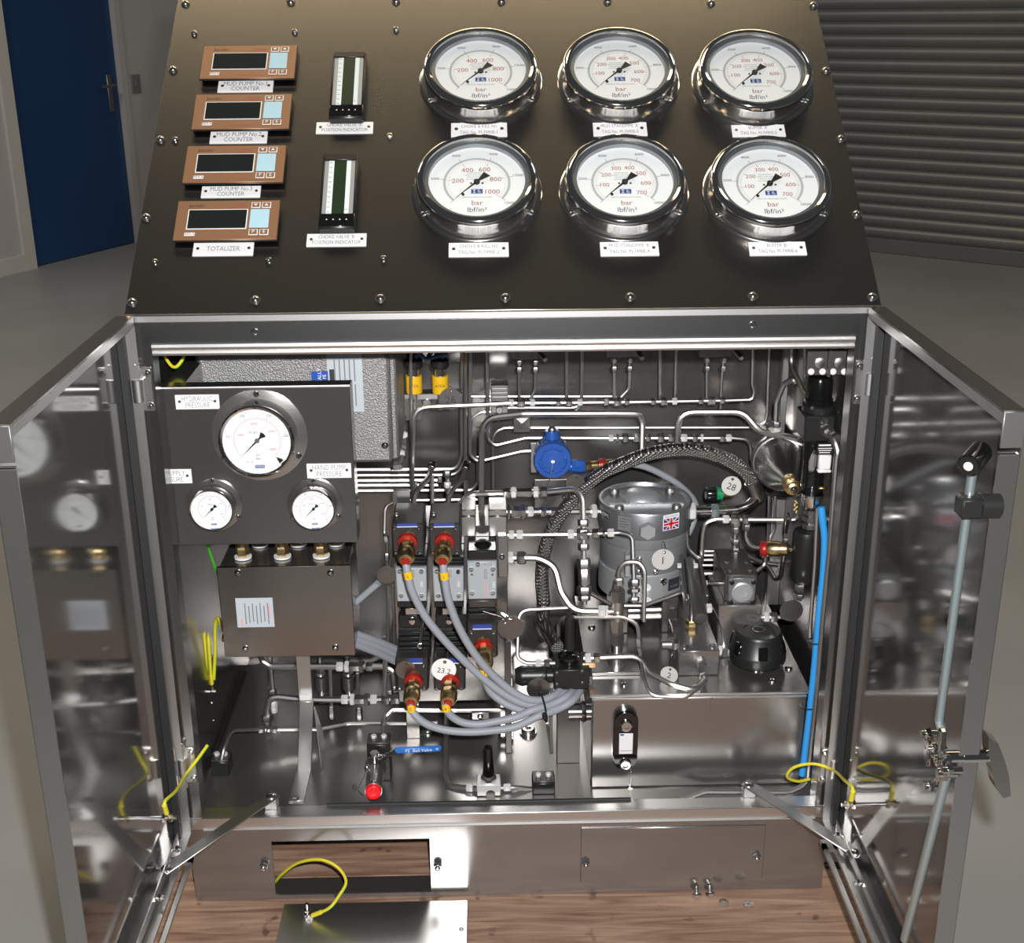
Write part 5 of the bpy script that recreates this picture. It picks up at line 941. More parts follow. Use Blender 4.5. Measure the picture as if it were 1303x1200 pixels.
# ---- centre tubes
TB('tube with long union bending over to the cross fitting', 'W2', [(-260, 1000, .24), (-262, 560, .28), (-190, 500, .29), (240, 490, .29), (425, 472, .28), (468, 520, .27), (472, 740, .25), (478, 1150, .22)], .28, 5, bend=.03,
   nuts=[(-262, 640, 14, 9, DN), (-262, 690, 12, 11, DN), (20, 498, 12, 9), (62, 497, 9, 10.5, BN), (125, 494, 26, 8), (193, 492, 9, 10.5, BN), (240, 490, 12, 10, DN), (470, 670, 12, 10, DN), (472, 738, 18, 11, DN), (473, 810, 12, 10, DN), (476, 910, 18, 12, DN), (478, 985, 30, 10), (478, 1065, 14, 13, DN), (478, 1110, 10, 11, DN)])
TB('straight tube with large unions into the side of the pump', 'W2', [(10, 607, .32), (560, 605, .35)], .33, 5.5, nuts=[(28, 608, 5, 14), (75, 608, 20, 11), (115, 608, 6, 14), (158, 610, 10, 10, BN), (230, 612, 10, 9.5), (300, 612, 16, 9, DN), (530, 605, 10, 14, BN)])
TB('straight tube to the cross fitting and over to the pump relief', 'W2', [(25, 742, .25), (460, 738, .25), (690, 728, .235), (762, 745, .225), (772, 1010, .20), (770, 1140, .19)], .24, 3.6, bend=.03, nuts=[(50, 742, 9, 8.5, BN), (98, 740, 11, 9, BN), (398, 738, 11, 9, BN), (466, 738, 18, 11, DN), (545, 733, 11, 9), (595, 731, 5, 6), (635, 729, 11, 8, BN), (770, 1020, 12, 9, DN), (770, 1065, 7, 10, DN), (770, 1120, 9, 9)])
TB('thick S-shaped tube from the manifold to the relief valve', 'W1', [(700, 360, .235), (860, 358, .225), (945, 400, .215), (975, 530, .20), (1040, 630, .185), (1190, 632, .175)], .21, 6.2, bend=.05, nuts=[(722, 360, 10, 11, BN), (775, 360, 14, 12, DN), (1185, 632, 12, 11, BN)])
TB('thin tube bending down to the black regulator', 'W1', [(1010, 613, .20), (760, 625, .19), (753, 870, .165), (800, 895, .16), (945, 895, .155)], .17, 3.6, bend=.02, nuts=[(862, 895, 10, 7, BN), (905, 895, 10, 7, DN)])
TB('thin tube passing behind the regulator knob to the tank top', 'W3', [(-110, 860, .20), (-112, 800, .20), (-90, 772, .19), (200, 770, .17), (268, 800, .165), (275, 890, .155), (282, 960, .14), (302, 1070, .10), (330, 1145, .078), (500, 1152, .078), (580, 1090, .10), (585, 1040, .125)], .15, 3.3, bend=.02, nuts=[(275, 890, 14, 6), (276, 925, 7, 5)])
TB('tube from the regulator curving over the tank edge to the hand pump', 'W3', [(10, 966, .15), (275, 955, .14), (330, 1040, .115), (430, 1092, .088), (545, 1122, .08), (590, 1070, .11)], .12, 4.6, bend=.03, nuts=[(32, 965, 10, 9, BN), (75, 962, 11, 9)])
TB('hooped tube over the relief valve', 'W3', [(180, 610, .185), (178, 545, .185), (205, 505, .185), (275, 505, .18), (303, 545, .175), (297, 790, .16)], .18, 4.0, bend=.03, nuts=[(180, 600, 14, 8)])
TB('tube looping up from the pilot valve to the tee', 'W3', [(572, 510, .30), (580, 380, .30), (592, 318, .30), (640, 302, .30), (735, 305, .30), (965, 305, .27)], .3, 4.2, bend=.02, nuts=[(688, 300, 11, 8, BN), (735, 304, 16, 9), (785, 306, 11, 9, DN)])
TB('short drop tube from the tee into the pilot valve', 'W3', [(735, 312, .30), (732, 490, .30)], .3, 4, nuts=[(735, 325, 10, 9), (734, 355, 12, 7), (732, 410, 9, 8), (730, 445, 8, 9, DN), (730, 475, 14, 6)])
TB('short curved tube to the brass knurled valve', 'W3', [(787, 325, .30), (785, 395, .30), (810, 435, .29), (860, 441, .28)], .3, 3.6, nuts=[(787, 340, 11, 8, DN)])
TB('curved tube under the brass knurled valve', 'W3', [(880, 480, .28), (875, 520, .28), (835, 555, .27)], .28, 3.4)
TB('dark looped tube behind the knurled valve', 'W3', [(790, 480, .36), (885, 520, .36), (925, 590, .35), (950, 580, .34), (962, 500, .33), (975, 400, .33)], .35, 4.4, mt='dark_tube', bend=.03)
TB('dark straight tube under the looped one', 'W3', [(790, 500, .37), (940, 520, .37)], .37, 4.0, mt='dark_tube')
for k, y in enumerate((455, 475, 497, 522, 562)): TB(['short stub tube beside the pilot valve, topmost of five', 'short stub tube beside the pilot valve, second from the top', 'short stub tube beside the pilot valve, middle of five', 'short stub tube beside the pilot valve, fourth from the top', 'short thick stub tube beside the pilot valve, lowest of five'][k], 'W3', [(560, y), (655, y)], .40, 3.2 if k < 4 else 5)
for k, y in enumerate((735, 768)): TB(['thick return tube under the pump, upper one', 'thick return tube under the pump, lower one'][k], 'W3', [(205, y+2, .33), (420, y-4, .33)], .33, 6)
TB('dark tube crossing the foot of the pump', 'W3', [(40, 655, .24), (150, 715, .24), (300, 715, .24), (480, 650, .26)], .24, 4, mt='dark_tube', bend=.02)
TB('thin wire-like tube looping behind the pump flange', 'W3', [(505, 370, .30), (507, 425, .30), (520, 455, .30), (560, 490, .29)], .3, 2.4)
TB('short outlet tube with white nuts under the pilot valve', 'A3', [(890, 872, .20), (1060, 872, .20)], .2, 4, nuts=[(930, 870, 9, 9, BN), (985, 870, 12, 9.5)])
# relief valve
t = Thing('relief_valve', 'upright steel relief valve of stacked hexagon fittings on the tank', 'valve'); s = P('W3', 172, 930, .185); H = lambda y: P('W3', 172, y, .185).z; x_ = P('W3', 172, 750, .185).x; q = lambda y: Vector((x_, .185, H(y)))
for y0, y1, r_, n_, m_ in ((640, 610, 8.5, 6, 'dull_nut'), (690, 640, 13, 6, 'dull_nut'), (735, 690, 11, 16, 'nut_steel'), (780, 735, 10, 16, 'nut_steel'), (840, 780, 11.5, 6, 'nut_steel'), (895, 840, 13, 6, 'dull_nut'), (935, 895, 10, 16, 'nut_steel')):
    a, b_ = q(y0), q(y1); t.part('hexagon_body' if n_ == 6 else 'collar', B().lathe(a, ZUP, [(r_*.0009, 0), (r_*.001, .001), (r_*.001, (b_-a).length-.001), (r_*.0009, (b_-a).length)], n_), m_)
p = P('W3', 105, 742, .185); t.part('side_nut', B().nut(p, XP, .014, .0105), 'bright_nut'); t.part('side_port', B().cyl(p, q(742), .006), 'nut_steel'); g = q(935); t.part('base_boss', B().lathe(Vector((g.x, g.y, TZ+.006)), ZUP, [(.016, 0), (.016, .008), (.012, max(.01, g.z-TZ-.006))], 20), 'nut_steel'); t.done()
# ---- braided hose, elbow
t = Thing('braided_hose', 'thick steel braided hose arching over the pump', 'hose'); hp_ = [P('V7', 742, 745, .36), P('V7', 715, 685, .36), P('V7', 640, 625, .36), P('V7', 520, 580, .36), P('V7', 400, 565, .355), P('V7', 250, 585, .35), P('V7', 100, 640, .345), P('W2', 560, 390, .34), P('W2', 440, 500, .335), P('W2', 340, 620, .33), P('W2', 275, 740, .325), P('W2', 238, 870, .32), P('W2', 228, 1000, .31), P('W2', 238, 1150, .30), P('B8', 385, 220, .28), P('B8', 450, 370, .25), P('B8', 520, 480, .22)]
t.part('braid', B().sweep(smooth(hp_, 8), .0122, 14), 'braid'); p = hp_[0]; d = (hp_[0]-hp_[1]).normalized(); t.part('ferrule', B().cyl(p-d*.012, p+d*.026, .0145, n=18, ch=.001), 'dark_tube'); t.done()
t = Thing('pump_inlet_elbow', 'chrome elbow joining the braided hose to the pump inlet', 'elbow'); e0 = p+d*.02; pts = [e0, P('V7', 720, 835, .345), P('V7', 660, 850, .34), P('V7', 540, 858, .34), P('V7', 430, 860, .34)]
t.part('elbow', B().sweep(fillet(pts, .03), .0105, 14), 'satin_chrome'); q = P('V7', 447, 860, .34); t.part('white_nut', B().nut(q, XP, .013, .0165), 'bright_nut'); q = P('V7', 555, 860, .34); t.part('sleeve', B().nut(q, XP, .014, .0145), 'zinc'); t.done()
# ---- blue transmitter with brass gland
t = Thing('blue_instrument', 'blue painted explosion-proof round instrument housing with brass gland', 'instrument'); BY = .36; c = P('W2', 292, 300, BY); k = K('W2', 292, 300, BY)
i = t.part('housing', B().lathe(c+Vector((0, .05, 0)), YN, [(100*k, 0), (104*k, .004), (108*k, .035), (112*k, .040), (112*k, .052), (106*k, .057), (82*k, .057), (80*k, .052), (62*k, .052)], 40), 'blue_paint'); t.part('cover', B().lathe(c+Vector((0, -.001, 0)), YN, [(70*k, 0), (66*k, .003), (20*k, .004)], 28), 'blue_paint', i)
for an in range(0, 360, 45): q = c+Vector((74*k*math.cos(math.radians(an)), -.001, 74*k*math.sin(math.radians(an)))); t.part('cover_lug', B().cyl(q, q+YN*.006, .0022, n=8), 'blue_paint', i)
t.part('centre_screw', B().nut(c+YN*.006, YN, .006, .0042), 'satin_chrome'); q = P('W2', 292, 170, BY+.02); t.part('neck', B().lathe(c+Vector((0, .025, 88*k)), ZUP, [(46*k, 0), (44*k, .012), (40*k, .020)], 20), 'blue_paint'); t.part('plug', B().ball(c+Vector((0, .025, 88*k+.021)), .0075), 'dull_nut')
q = P('W2', 410, 338, BY+.02); e_ = P('W2', 475, 338, BY+.02); t.part('side_boss', B().nut(q.lerp(e_, .5), e_-q, (e_-q).length*1.2, .0125, 8).cyl(c+Vector((.01, .02, q.z-c.z)), e_, .010), 'blue_paint')
s = e_; L = (P('W2', 700, 320, BY+.03)-s); d = L.normalized(); L = L.length; t.part('gland', B().nut(s+d*L*.10, d, L*.16, .0095).lathe(s, d, [(.008, L*.18), (.008, L*.34), (.0095, L*.36), (.0095, L*.42)], 16).lathe(s, d, [(.0095, L*.56), (.0095, L*.75), (.007, L*.85)], 16), 'brass'); t.part('red_ring', B().lathe(s, d, [(.0105, L*.38), (.0115, L*.40), (.0115, L*.54), (.0105, L*.56)], 18), 'red_ring')
b = B(); fb(b, 'W2', 165, 205, 195, 375, BY+.045, .004, 0); t.part('back_plate', b, 'frame_steel'); b = B(); fb(b, 'W2', 185, 420, 400, 585, BY+.03, .004, .001); t.part('mount_plate', b, 'sheet_steel'); q = P('W2', 358, 518, BY+.03); t.part('plate_bolt', B().dome(q, YN, .004, .003), 'chrome')
ch = B(); pts = [P('W2', 290, 330, BY-.008), P('W2', 282, 380, BY-.008), P('W2', 265, 455, BY-.006)]; ch.sweep(smooth(pts), .0011, 5); t.part('tag_chain', ch, 'dull_nut'); t.done()
cable('grey cable from the blue instrument passing behind the pump', 'W2', [(700, 318, .40), (830, 340, .41), (960, 400, .42), (1060, 470, .43), (1130, 560, .44), (1120, 660, .44), (1085, 740, .43)], r=.0062, name='instrument_cable', group=None)
# ---- tags
TG = 'round metal number tags'
def tagd(label, c, x, y, rr, Y, mt, txt=None, turn=0, tilt=0, rot=0, loop=None):
    k = K(c, x, y, Y); r = rr*k; p = P(c, x, y, Y); n_ = Vector((math.sin(turn), -math.cos(turn)*math.cos(tilt), math.sin(tilt))).normalized(); u = Vector((math.cos(turn), math.sin(turn), 0)); v = n_.cross(u); v = v if v.z > 0 else -v; f = Fr(p, u, v, n_)
    t = Thing('number_tag', label, 'tag', TG); i = t.part('disc', B().lathe(p, n_, [(r, -.0005), (r, .0006)], 36), mt); t.part('eyelet', B().ring(Fr(f(.1*r, .70*r, .0006), u, v, n_), .05*r, .15*r, 0, .0004, 12), 'valve_dark', i)
    if txt: t.part('number', B().text(f, txt, 0, -.12*r, .98*r if len(txt) < 3 else .66*r, .001, rot), 'print_black', i)
    a = f(.1*r, .7*r, .001); e = W(loop, c, Y) if loop else a+Vector((.003, .01, .014)); m_ = (a+e)/2
    ring = [a.lerp(e, .5-.5*math.cos(q))+u*(.0028*math.sin(q)) for q in [2*PI*j/18 for j in range(18)]]; t.part('wire_loop', B().sweep(ring, .0006, 5, closed=True), 'satin_chrome'); t.done()
tagd('bright round tag numbered 1 hanging in front of the pump barrel', 'B7', 738, 840, 108, .262, 'tag_bright', '1', loop=(738, 665, .275))
tagd('bright round tag numbered 2 hanging at the hand pump block', 'A4', 196, 610, 70, .135, 'tag_bright', '2', turn=-.35, rot=-.2, loop=(235, 430, .165))
tagd('bright round tag numbered 28 beside the green knob', 'V7', 635, 738, 47, .32, 'tag_bright', '28', tilt=.1, rot=-.35, loop=(665, 690, .33))
tagd('grey round tag numbered 26 under the yellow transmitters', 'V6', 405, 380, 62, .375, 'tag_dark', '26', rot=.05, loop=(400, 310, .385))
tagd('white round tag numbered 23.2 on the middle valve box', 'W1', 379, 928, 63, .135, 'white_label', '23.2', rot=-.2, loop=(395, 835, .165))
tagd('plain dark tag hanging from the black-capped valve', 'W1', 718, 715, 66, .165, 'tag_dark', loop=(672, 640, .17)); tagd('plain dark tag hanging below the black regulator coil', 'W1', 860, 1025, 60, .125, 'tag_dark', loop=(900, 945, .135)); tagd('plain dark tag behind the end of the single grey cable', 'W1', 88, 445, 50, .2, 'tag_dark', loop=(100, 370, .2))
tagd('plain dark tag on the lower box of the valve nearest the junction box', 'W1', 185, 930, 52, .148, 'tag_dark', loop=(200, 870, .16))
tagd('plain dark tag seen nearly edge on beside the filter bowl', 'B6', 370, 140, 78, .12, 'tag_dark', turn=1.0, loop=(368, 40, .14)); tagd('plain dark tag seen nearly edge on at the end of the tee tube', 'B6', 208, 532, 70, .22, 'tag_dark', turn=1.15, loop=(210, 430, .24)); tagd('large plain dark tag hanging below the black filter housing', 'B6', 235, 1085, 74, .15, 'tag_dark', loop=(240, 985, .17))
tagd('plain dark tag behind the blue instrument mounting plate', 'V6', 1095, 850, 54, .33, 'tag_dark', loop=(1085, 800, .34)); tagd('plain dark tag on the back plate under the transmitters', 'V6', 195, 430, 60, .395, 'tag_dark', loop=(200, 375, .4))
# ---- accumulator
t = Thing('accumulator', 'polished steel cone-shaped accumulator with a knurled charging valve', 'accumulator'); a0 = P('V7', 868, 625, .36); tip = P('V7', 945, 785, .17); d = (tip-a0); L = d.length; d.normalize(); rr = .046
t.part('shell', B().lathe(a0, d, [(rr*.8, -.03), (rr*.98, -.015), (rr, 0), (rr*1.03, .004), (rr*1.03, .012), (rr, .014), (rr*.97, .03), (rr*.80, .055), (rr*.55, .085), (rr*.32, .108), (rr*.28, .115)], 44), 'nut_steel'); t.part('clamp_ring', B().lathe(a0, d, [(rr*1.06, -.012), (rr*1.12, -.010), (rr*1.12, .0), (rr*1.06, .003)], 24), 'dull_nut'); s = a0+d*.113; t.part('charging_valve', B().lathe(s, d, [(.014, 0), (.014, .010), (.011, .012), (.011, .022), (.0135, .024), (.0135, .034), (.010, .036), (.010, .044), (.005, .046)], 18), 'brass'); t.part('valve_tip', B().dome(s+d*.046, d, .006, .004), 'satin_chrome')
t.part('mount', Bx(a0.x-.022, a0.x+.022, a0.y+.02, .545, a0.z-.02, a0.z+.03, .002), 'sheet_steel'); t.done()
t = Thing('tag_chain', 'small brass bead chain hanging under the accumulator valve', 'chain')
for k in range(9): p = P('B6', 262+9*math.sin(k*1.9), 390+k*9, .2); t.part('bead', B().ball(p, .0022, 8, 5), 'brass')
t.done()
# ---- air filter regulator and black filter housing
t = Thing('air_filter_regulator', 'black air filter regulator with a domed knob and a clear bowl', 'regulator'); AY = .16; c = P('V7', 1090, 340, AY); k = K('V7', 1090, 340, AY); H = lambda y: P('V7', 1090, y, AY).z-c.z; xm = min(c.x, .519-64*k); c.x = xm
t.part('knob', B().lathe(c, ZUP, [(66*k, -.004), (66*k, .006), (60*k, .008), (60*k, H(235)), (52*k, H(218)), (30*k, H(212))], 28), 'black_gloss'); t.part('knob_collar', B().lathe(c, ZUP, [(74*k, -.016), (76*k, -.012), (76*k, -.004), (66*k, -.002)], 28), 'black_plastic')
t.part('body', Bx(c.x-80*k, min(c.x+70*k, .519), AY-.028, AY+.03, c.z+H(505), c.z-.014, .003), 'black_plastic')
for x, y in ((1018, 370), (1150, 388), (1065, 440)): p = P('V7', x, y, AY-.028); t.part('body_screw', B().dome(p, YN, .004, .003), 'valve_dark')
t.part('bowl_guard', B().lathe(c+ZUP*H(505), ZUP, [(56*k, 0), (56*k, H(720)-H(505)), (50*k, H(790)-H(505))], 26), 'black_gloss'); bz = P('B6', 430, 350, AY-.02); t.part('bowl_end', B().lathe(Vector((c.x-.004, AY-.02, bz.z-.01)), ZUP, [(.008, -.010), (.016, -.006), (.0185, .004), (.0185, .014)], 24), 'chrome')
a = rect('B6', 410, 95, 488, 188, AY-.030); t.part('sight_window', Bx(a[0], a[1], AY-.032, AY-.020, a[2], a[3], .002), 'white_plastic'); t.part('window_foot', Bx(a[0]-.001, a[1]+.001, AY-.033, AY-.02, a[2]-.005, a[2], .0015), 'white_plastic')
f = FY(P('B6', 450, 55, AY-.031)); kk = K('B6', 450, 55, AY); b = B(); b.fbox(f, -42*kk, 35*kk, 18*kk, 28*kk, 0, .0004)
for r_ in range(3): b.fbox(f, (-44+r_*4)*kk, (44-r_*6)*kk, (-r_*14)*kk, (-r_*14+5)*kk, 0, .0004)
t.part('label_print', b, 'print_white'); t.part('label_back', Bx(f.o.x-.013, f.o.x+.013, AY-.0305, AY-.026, f.o.z-.010, f.o.z+.009), 'black_plastic'); p = P('V7', 1088, 478, AY-.03); e = P('V7', 1125, 510, AY-.055); t.part('elbow_fitting', B().nut(p, e-p, .014, .011).nut(e, e-p, .012, .009), 'nut_steel'); t.part('drain', B().ball(P('B6', 432, 305, AY-.035), .004, sc=(2, 1, .7)), 'brass'); t.done()
TB('long tube down the right stile bending along the tank foot', 'B6', [('V7', 1090, 482, .125), ('V7', 1122, 515, .10), ('V7', 1140, 580, .09), (520, 110, .09), (478, 700, .085), (430, 1190, .08), ('W4', 1243, 400, .075), ('W4', 1210, 700, .065), ('W4', 1200, 800, .06), ('W4', 1130, 832, .055), ('W4', 800, 830, .055), ('W4', 700, 866, .05)], .08, 4.4, bend=.03)
TB('thin tube beside the blue hose', 'B6', [(402, 430, .13), (385, 800, .125), (355, 1190, .12), ('W4', 1212, 232, .115)], .12, 3.4)
t = Thing('blue_hose', 'bright blue plastic hose hanging beside the reservoir', 'hose'); pp = [P('B6', 425, 425, .115), P('B6', 432, 500, .112), P('B6', 446, 640, .108), P('B6', 436, 850, .104), P('B6', 415, 1050, .10), P('W4', 1238, 240, .095), P('W4', 1218, 450, .088), P('W4', 1195, 650, .078), P('W4', 1180, 765, .072)]; path = smooth(pp, 6); t.part('sheath', B().sweep(path, [.0062]*8+[.0058]*(len(path)-8), 12), 'blue_hose'); t.done()
for k, (c_, x, y) in enumerate((('W4', 1238, 233), ('W4', 1212, 490))): p = P(c_, x, y, .092-k*.006); t = Thing('cable_tie', ['black tie holding the blue hose level with the filler cap', 'black tie holding the blue hose level with the sight glass'][k], 'cable tie', 'ties on the blue hose'); t.part('strap', B().sweep([p+Vector((.002+.017*math.cos(a), .012*math.sin(a), .002*math.cos(a))) for a in [2*PI*j/20 for j in range(20)]], .0013, 6, closed=True), 'black_plastic'); t.done()
t = Thing('filter_housing', 'tall black cylindrical filter housing with steel fittings', 'filter'); Y = .24; c = P('B6', 310, 905, Y); H = lambda y: P('B6', 310, y, Y).z-c.z; rr = 88*K('B6', 310, 700, Y)
t.part('shell', B().lathe(c, ZUP, [(rr*.6, 0), (rr*.92, .006), (rr, .014), (rr, H(600)), (rr*.9, H(575)), (rr*.5, H(565))], 36), 'black_plastic'); q = c+ZUP*H(560); q.x += .003
t.part('top_fitting', B().nut(q+ZUP*.004, ZUP, .010, .012).nut(q+ZUP*.018, ZUP, .010, .0135).nut(q+ZUP*.030, ZUP, .009, .0125).cyl(q-ZUP*.004, q+ZUP*.05, .006), 'dull_nut'); q = P('B6', 290, 940, .2); t.part('drain_fitting', B().nut(q, ZUP, .014, .009).nut(q-ZUP*.016, ZUP, .010, .0075).cyl(q-ZUP*.02, c+ZUP*.006, .005), 'nut_steel'); t.done()
TB('short curved tube rising from the filter housing fitting', 'B6', [(330, 440, .24), (332, 380, .24), (358, 320, .22), (370, 230, .2)], .23, 3); TB('short curved tube at the end of the tee line', 'B6', [(235, 508, .25), (262, 503, .25), (285, 480, .245)], .25, 3)
t = Thing('knurled_valve', 'brass and red knurled valve on the side of the filter housing', 'valve'); s = P('B6', 40, 692, .26); e = P('B6', 265, 692, .24); d = (e-s).normalized(); L = (e-s).length; t.part('red_ring', B().lathe(s, d, [(.0125, 0), (.0138, .003), (.0138, .010), (.0125, .012)], 20), 'red_ring'); t.part('knurled_body', B().lathe(s, d, [(.0130, .012), (.0138, .014), (.0138, .030), (.0118, .034), (.0118, .046), (.007, .050)], 28), 'brass'); t.part('stem', B().cyl(s+d*.05, e, .0042), 'satin_chrome'); t.done()
t = Thing('green_knob', 'small green and black knob behind the tag numbered 28', 'knob'); p = P('V7', 545, 775, .36); t.part('body', B().lathe(p, XP, [(.011, -.012), (.0125, -.008), (.0125, .006), (.010, .008)], 20), 'black_gloss'); t.part('green_band', B().lathe(p, XP, [(.0118, .007), (.0118, .018)], 20), 'green_knob'); t.part('stem', B().cyl(p+XP*.018, p+XP*.034, .007), 'brass'); t.done()
# ---- lower left pipework
TB('thick upper tube under the junction box with a large union', 'A5', [(75, -20, .33), (80, 70, .325), (160, 120, .32), (1085, 120, .30), (1180, 150, .295), (1200, 300, .29)], .31, 5.8, bend=.02, nuts=[(735, 120, 12, 9.5, BN), (795, 120, 8, 11.5, BN), (855, 120, 22, 9.5), (915, 120, 8, 12.5, DN), (980, 120, 12, 9.5), (1195, 315, 12, 8, DN)])
TB('thick lower tube through the strap bracket with a large union', 'A5', [(135, 600, .285), (128, 470, .28), (150, 380, .28), (220, 365, .28), (420, 388, .275), (640, 393, .27), (1240, 388, .26)], .27, 5.8, bend=.02, nuts=[(135, 535, 12, 11, DN), (135, 580, 10, 7), (775, 392, 12, 9.5, BN), (838, 392, 8, 11.5, BN), (900, 390, 22, 9.5), (958, 390, 8, 12.5, DN), (1015, 390, 12, 9.5, BN), (1115, 390, 14, 11, DN), (1195, 388, 16, 10, DN)])
TB('thin floor tube rising from the black floor clamp', 'V8', [(382, 1085, .15), (395, 1020, .16), (425, 935, .20), (560, 932, .235), (850, 930, .25), (985, 903, .27), (1330, 902, .27), ('A2', 470, 1055, .27)], .24, 3.3, bend=.03, nuts=[(572, 932, 12, 7, DN), (605, 932, 7, 5), (632, 931, 12, 7, DN)])
TB('upright tube with a white valve behind the strap bracket', 'A5', [(150, 30), (178, 340), (190, 500)], .33, 4.6, nuts=[(175, 325, 10, 8, DN), (186, 430, 12, 7, BN), (190, 475, 12, 6.5, BN)])
for k, (x0, lab) in enumerate(((562, 'stacked upright fitting nearest the strap bracket'), (790, 'stacked upright fitting under the large union'))):
    t = Thing('bulkhead_fitting', lab, 'fitting', 'upright fittings on the tubes'); Y = .335
    for y0, y1, r_, n_ in ((40, 100, 4, 12), (130, 160, 8, 6), (165, 190, 9.5, 12), (200, 305, 12, 12), (310, 350, 7, 12), (380, 420, 6, 6)):
        a = P('A5', x0+y1*.06, y1, Y); b_ = P('A5', x0+y0*.06, y0, Y); t.part('collar' if n_ == 12 else 'hexagon', B().cyl(a, b_, r_*.001, n=n_, ch=.0008), 'nut_steel' if r_ != 12 else 'valve_dark')
    t.done()
for k, (x0, y0, y1, lab) in enumerate(((650, 140, 470, 'thin upright tube ending in a floor nut beside the strap bracket'), (880, 175, 480, 'thin upright tube ending in a floor nut under the large union'), (1103, 145, 360, 'thin upright tube beside the first valve gland'), (1140, 180, 330, 'thin bent upright tube closest to the first valve'))):
    TB(lab, 'A5', [(x0, y0), (x0+(y1-y0)*.05, y1+70 if k < 2 else y1)], .31, 3.2, nuts=[(x0+18, y1-5, 11, 6, DN), (x0+22, y1+45, 18, 6.5)] if k < 2 else [(x0+8, y1, 9, 6, DN)])
TB('tube bending along under the manifold from the ball valve', 'A2', [('A6', 225, 105, .145), ('A6', 230, 20, .19), ('A5', 1095, 560, .24), ('A5', 1170, 475, .25), (120, 940, .25), (640, 945, .25), (1150, 940, .24)], .24, 4.6, bend=.03)
TB('upright tube bending into the needle valve', 'A2', [(548, 950, .26), (553, 1100, .25), ('A6', 595, 40, .22), ('A6', 590, 300, .13), ('A6', 605, 375, .10), ('A6', 780, 388, .085)], .2, 4.6, bend=.02, nuts=[(735, 387, 11, 7, BN, 'A6')])
TB('short tube from the needle valve to the black floor clamp', 'A6', [(915, 382, .085), (1000, 380, .085), (1120, 393, .09)], .085, 3.8, nuts=[(955, 378, 12, 7, BN)])
TB('paired upright tube in front of the tank side, longer one', 'W4', [(192, 420, .16), (188, 600, .13), (192, 680, .12)], .13, 3); TB('paired upright tube in front of the tank side, shorter one', 'W4', [(175, 560, .14), (180, 600, .14), (190, 650, .13)], .14, 3)
# ---- floor clamps, ball valve, needle valve
def clampb(label, c, x0, y0, x1, y1, zt, col='black_gloss'):
    a = G(c, x0, y1, .150); b_ = G(c, x1, y1, .150); t = Thing('tube_clamp', label, 'clamp', 'black clamps on the cabinet floor'); t.part('block', Bx(a.x, b_.x, a.y, a.y+.035, .150, zt, .002), 'black_plastic'); t.part('top_plate', Bx(a.x+.001, b_.x-.001, a.y+.001, a.y+.034, zt, zt+.003, .001), 'valve_dark')
    for w_ in (.28, .72): p = Vector((a.x+(b_.x-a.x)*w_, a.y+.017, zt+.003)); t.part('clamp_bolt', B().nut(p+ZUP*.003, ZUP, .006, .005), 'bright_nut')
    t.done()
clampb('black tube clamp on the cabinet floor below the junction box', 'V8', 335, 0, 420, 1155, .178); clampb('black tube clamp on the cabinet floor beside the needle valve', 'A6', 1105, 0, 1240, 425, .172); clampb('tall black tube clamp standing behind the red-capped ball valve', 'A6', 135, 0, 270, 345, .222)
t = Thing('floor_rail', 'slanting dark steel tube on the floor beside the cabinet side', 'tube'); t.part('tube', B().sweep([G('V8', 355, 1050, .165), G('V8', 490, 660, .165)], .006, 8), 'dark_tube'); t.done()
t = Thing('ball_valve', 'steel ball valve with a blue lever handle and bright red end cap', 'valve'); c = P('A6', 175, 270, .10); e = P('A6', 163, 412, .026); d = (e-c).normalized(); k = K('A6', 163, 415, .06)
t.part('body', B().lathe(c-d*.035, d, [(.010, 0), (.013, .004), (.013, .014), (.018, .020), (.0185, .034), (.014, .042), (.0145, .046), (.0145, (e-c).length+.030)], 22), 'nut_steel'); t.part('outlet_collar', B().lathe(e-d*.022, d, [(.0135, 0), (.0145, .002), (.0145, .010)], 24), 'satin_chrome'); i = t.part('end_cap', B().lathe(e-d*.013, d, [(.0135, 0), (.0138, .006), (.0128, .014), (.011, .0155), (.0105, .0125), (.006, .012), (.0058, .014), (.002, .0142)], 28), 'red_plastic')
s = c+Vector((0, -.004, .016)); t.part('stem', B().cyl(s, s+ZUP*.016, .006).nut(s+ZUP*.016, ZUP, .006, .008), 'satin_chrome'); h0, h1, h2 = P('A6', 200, 205, .09), P('A6', 262, 185, .088), P('A6', 300, 165, .085)
t.part('lever', B().sweep([s+ZUP*.012, h0, h1, h2], .0042, 6), 'satin_chrome'); hs = P('A6', 292, 164, .085); he = P('A6', 566, 150, .10); d2 = (he-hs); L = d2.length; f = Fr(hs, d2, ZUP.cross(d2).cross(d2)*-1, None); f = Fr(hs, d2.normalized(), (ZUP-d2.normalized()*d2.normalized().z).normalized()); j = t.part('lever_sleeve', B().fbox(f, 0, L, -.0058, .0058, -.003, .003, .0025), 'blue_plastic'); t.part('sleeve_lettering', B().text(f, 'FS  Ball Valve', L*.5, 0, .0085, .0034).text(f, '®', L*.9, .001, .006, .0034), 'print_white', j)
for x, y in ((125, 262), (195, 190)): p = P('A6', x, y, .085); t.part('gland_bolt', B().ball(p, .0045, 10, 6), 'satin_chrome')
t.part('cap_wire', B().sweep(smooth([P('A6', 128, 275, .085), P('A6', 95, 345, .075), P('A6', 62, 400, .065), P('A6', 42, 385, .065), P('A6', 50, 360, .065), P('A6', 75, 405, .06), P('A6', 105, 432, .052)], 5), .0007, 5), 'satin_chrome'); t.done()
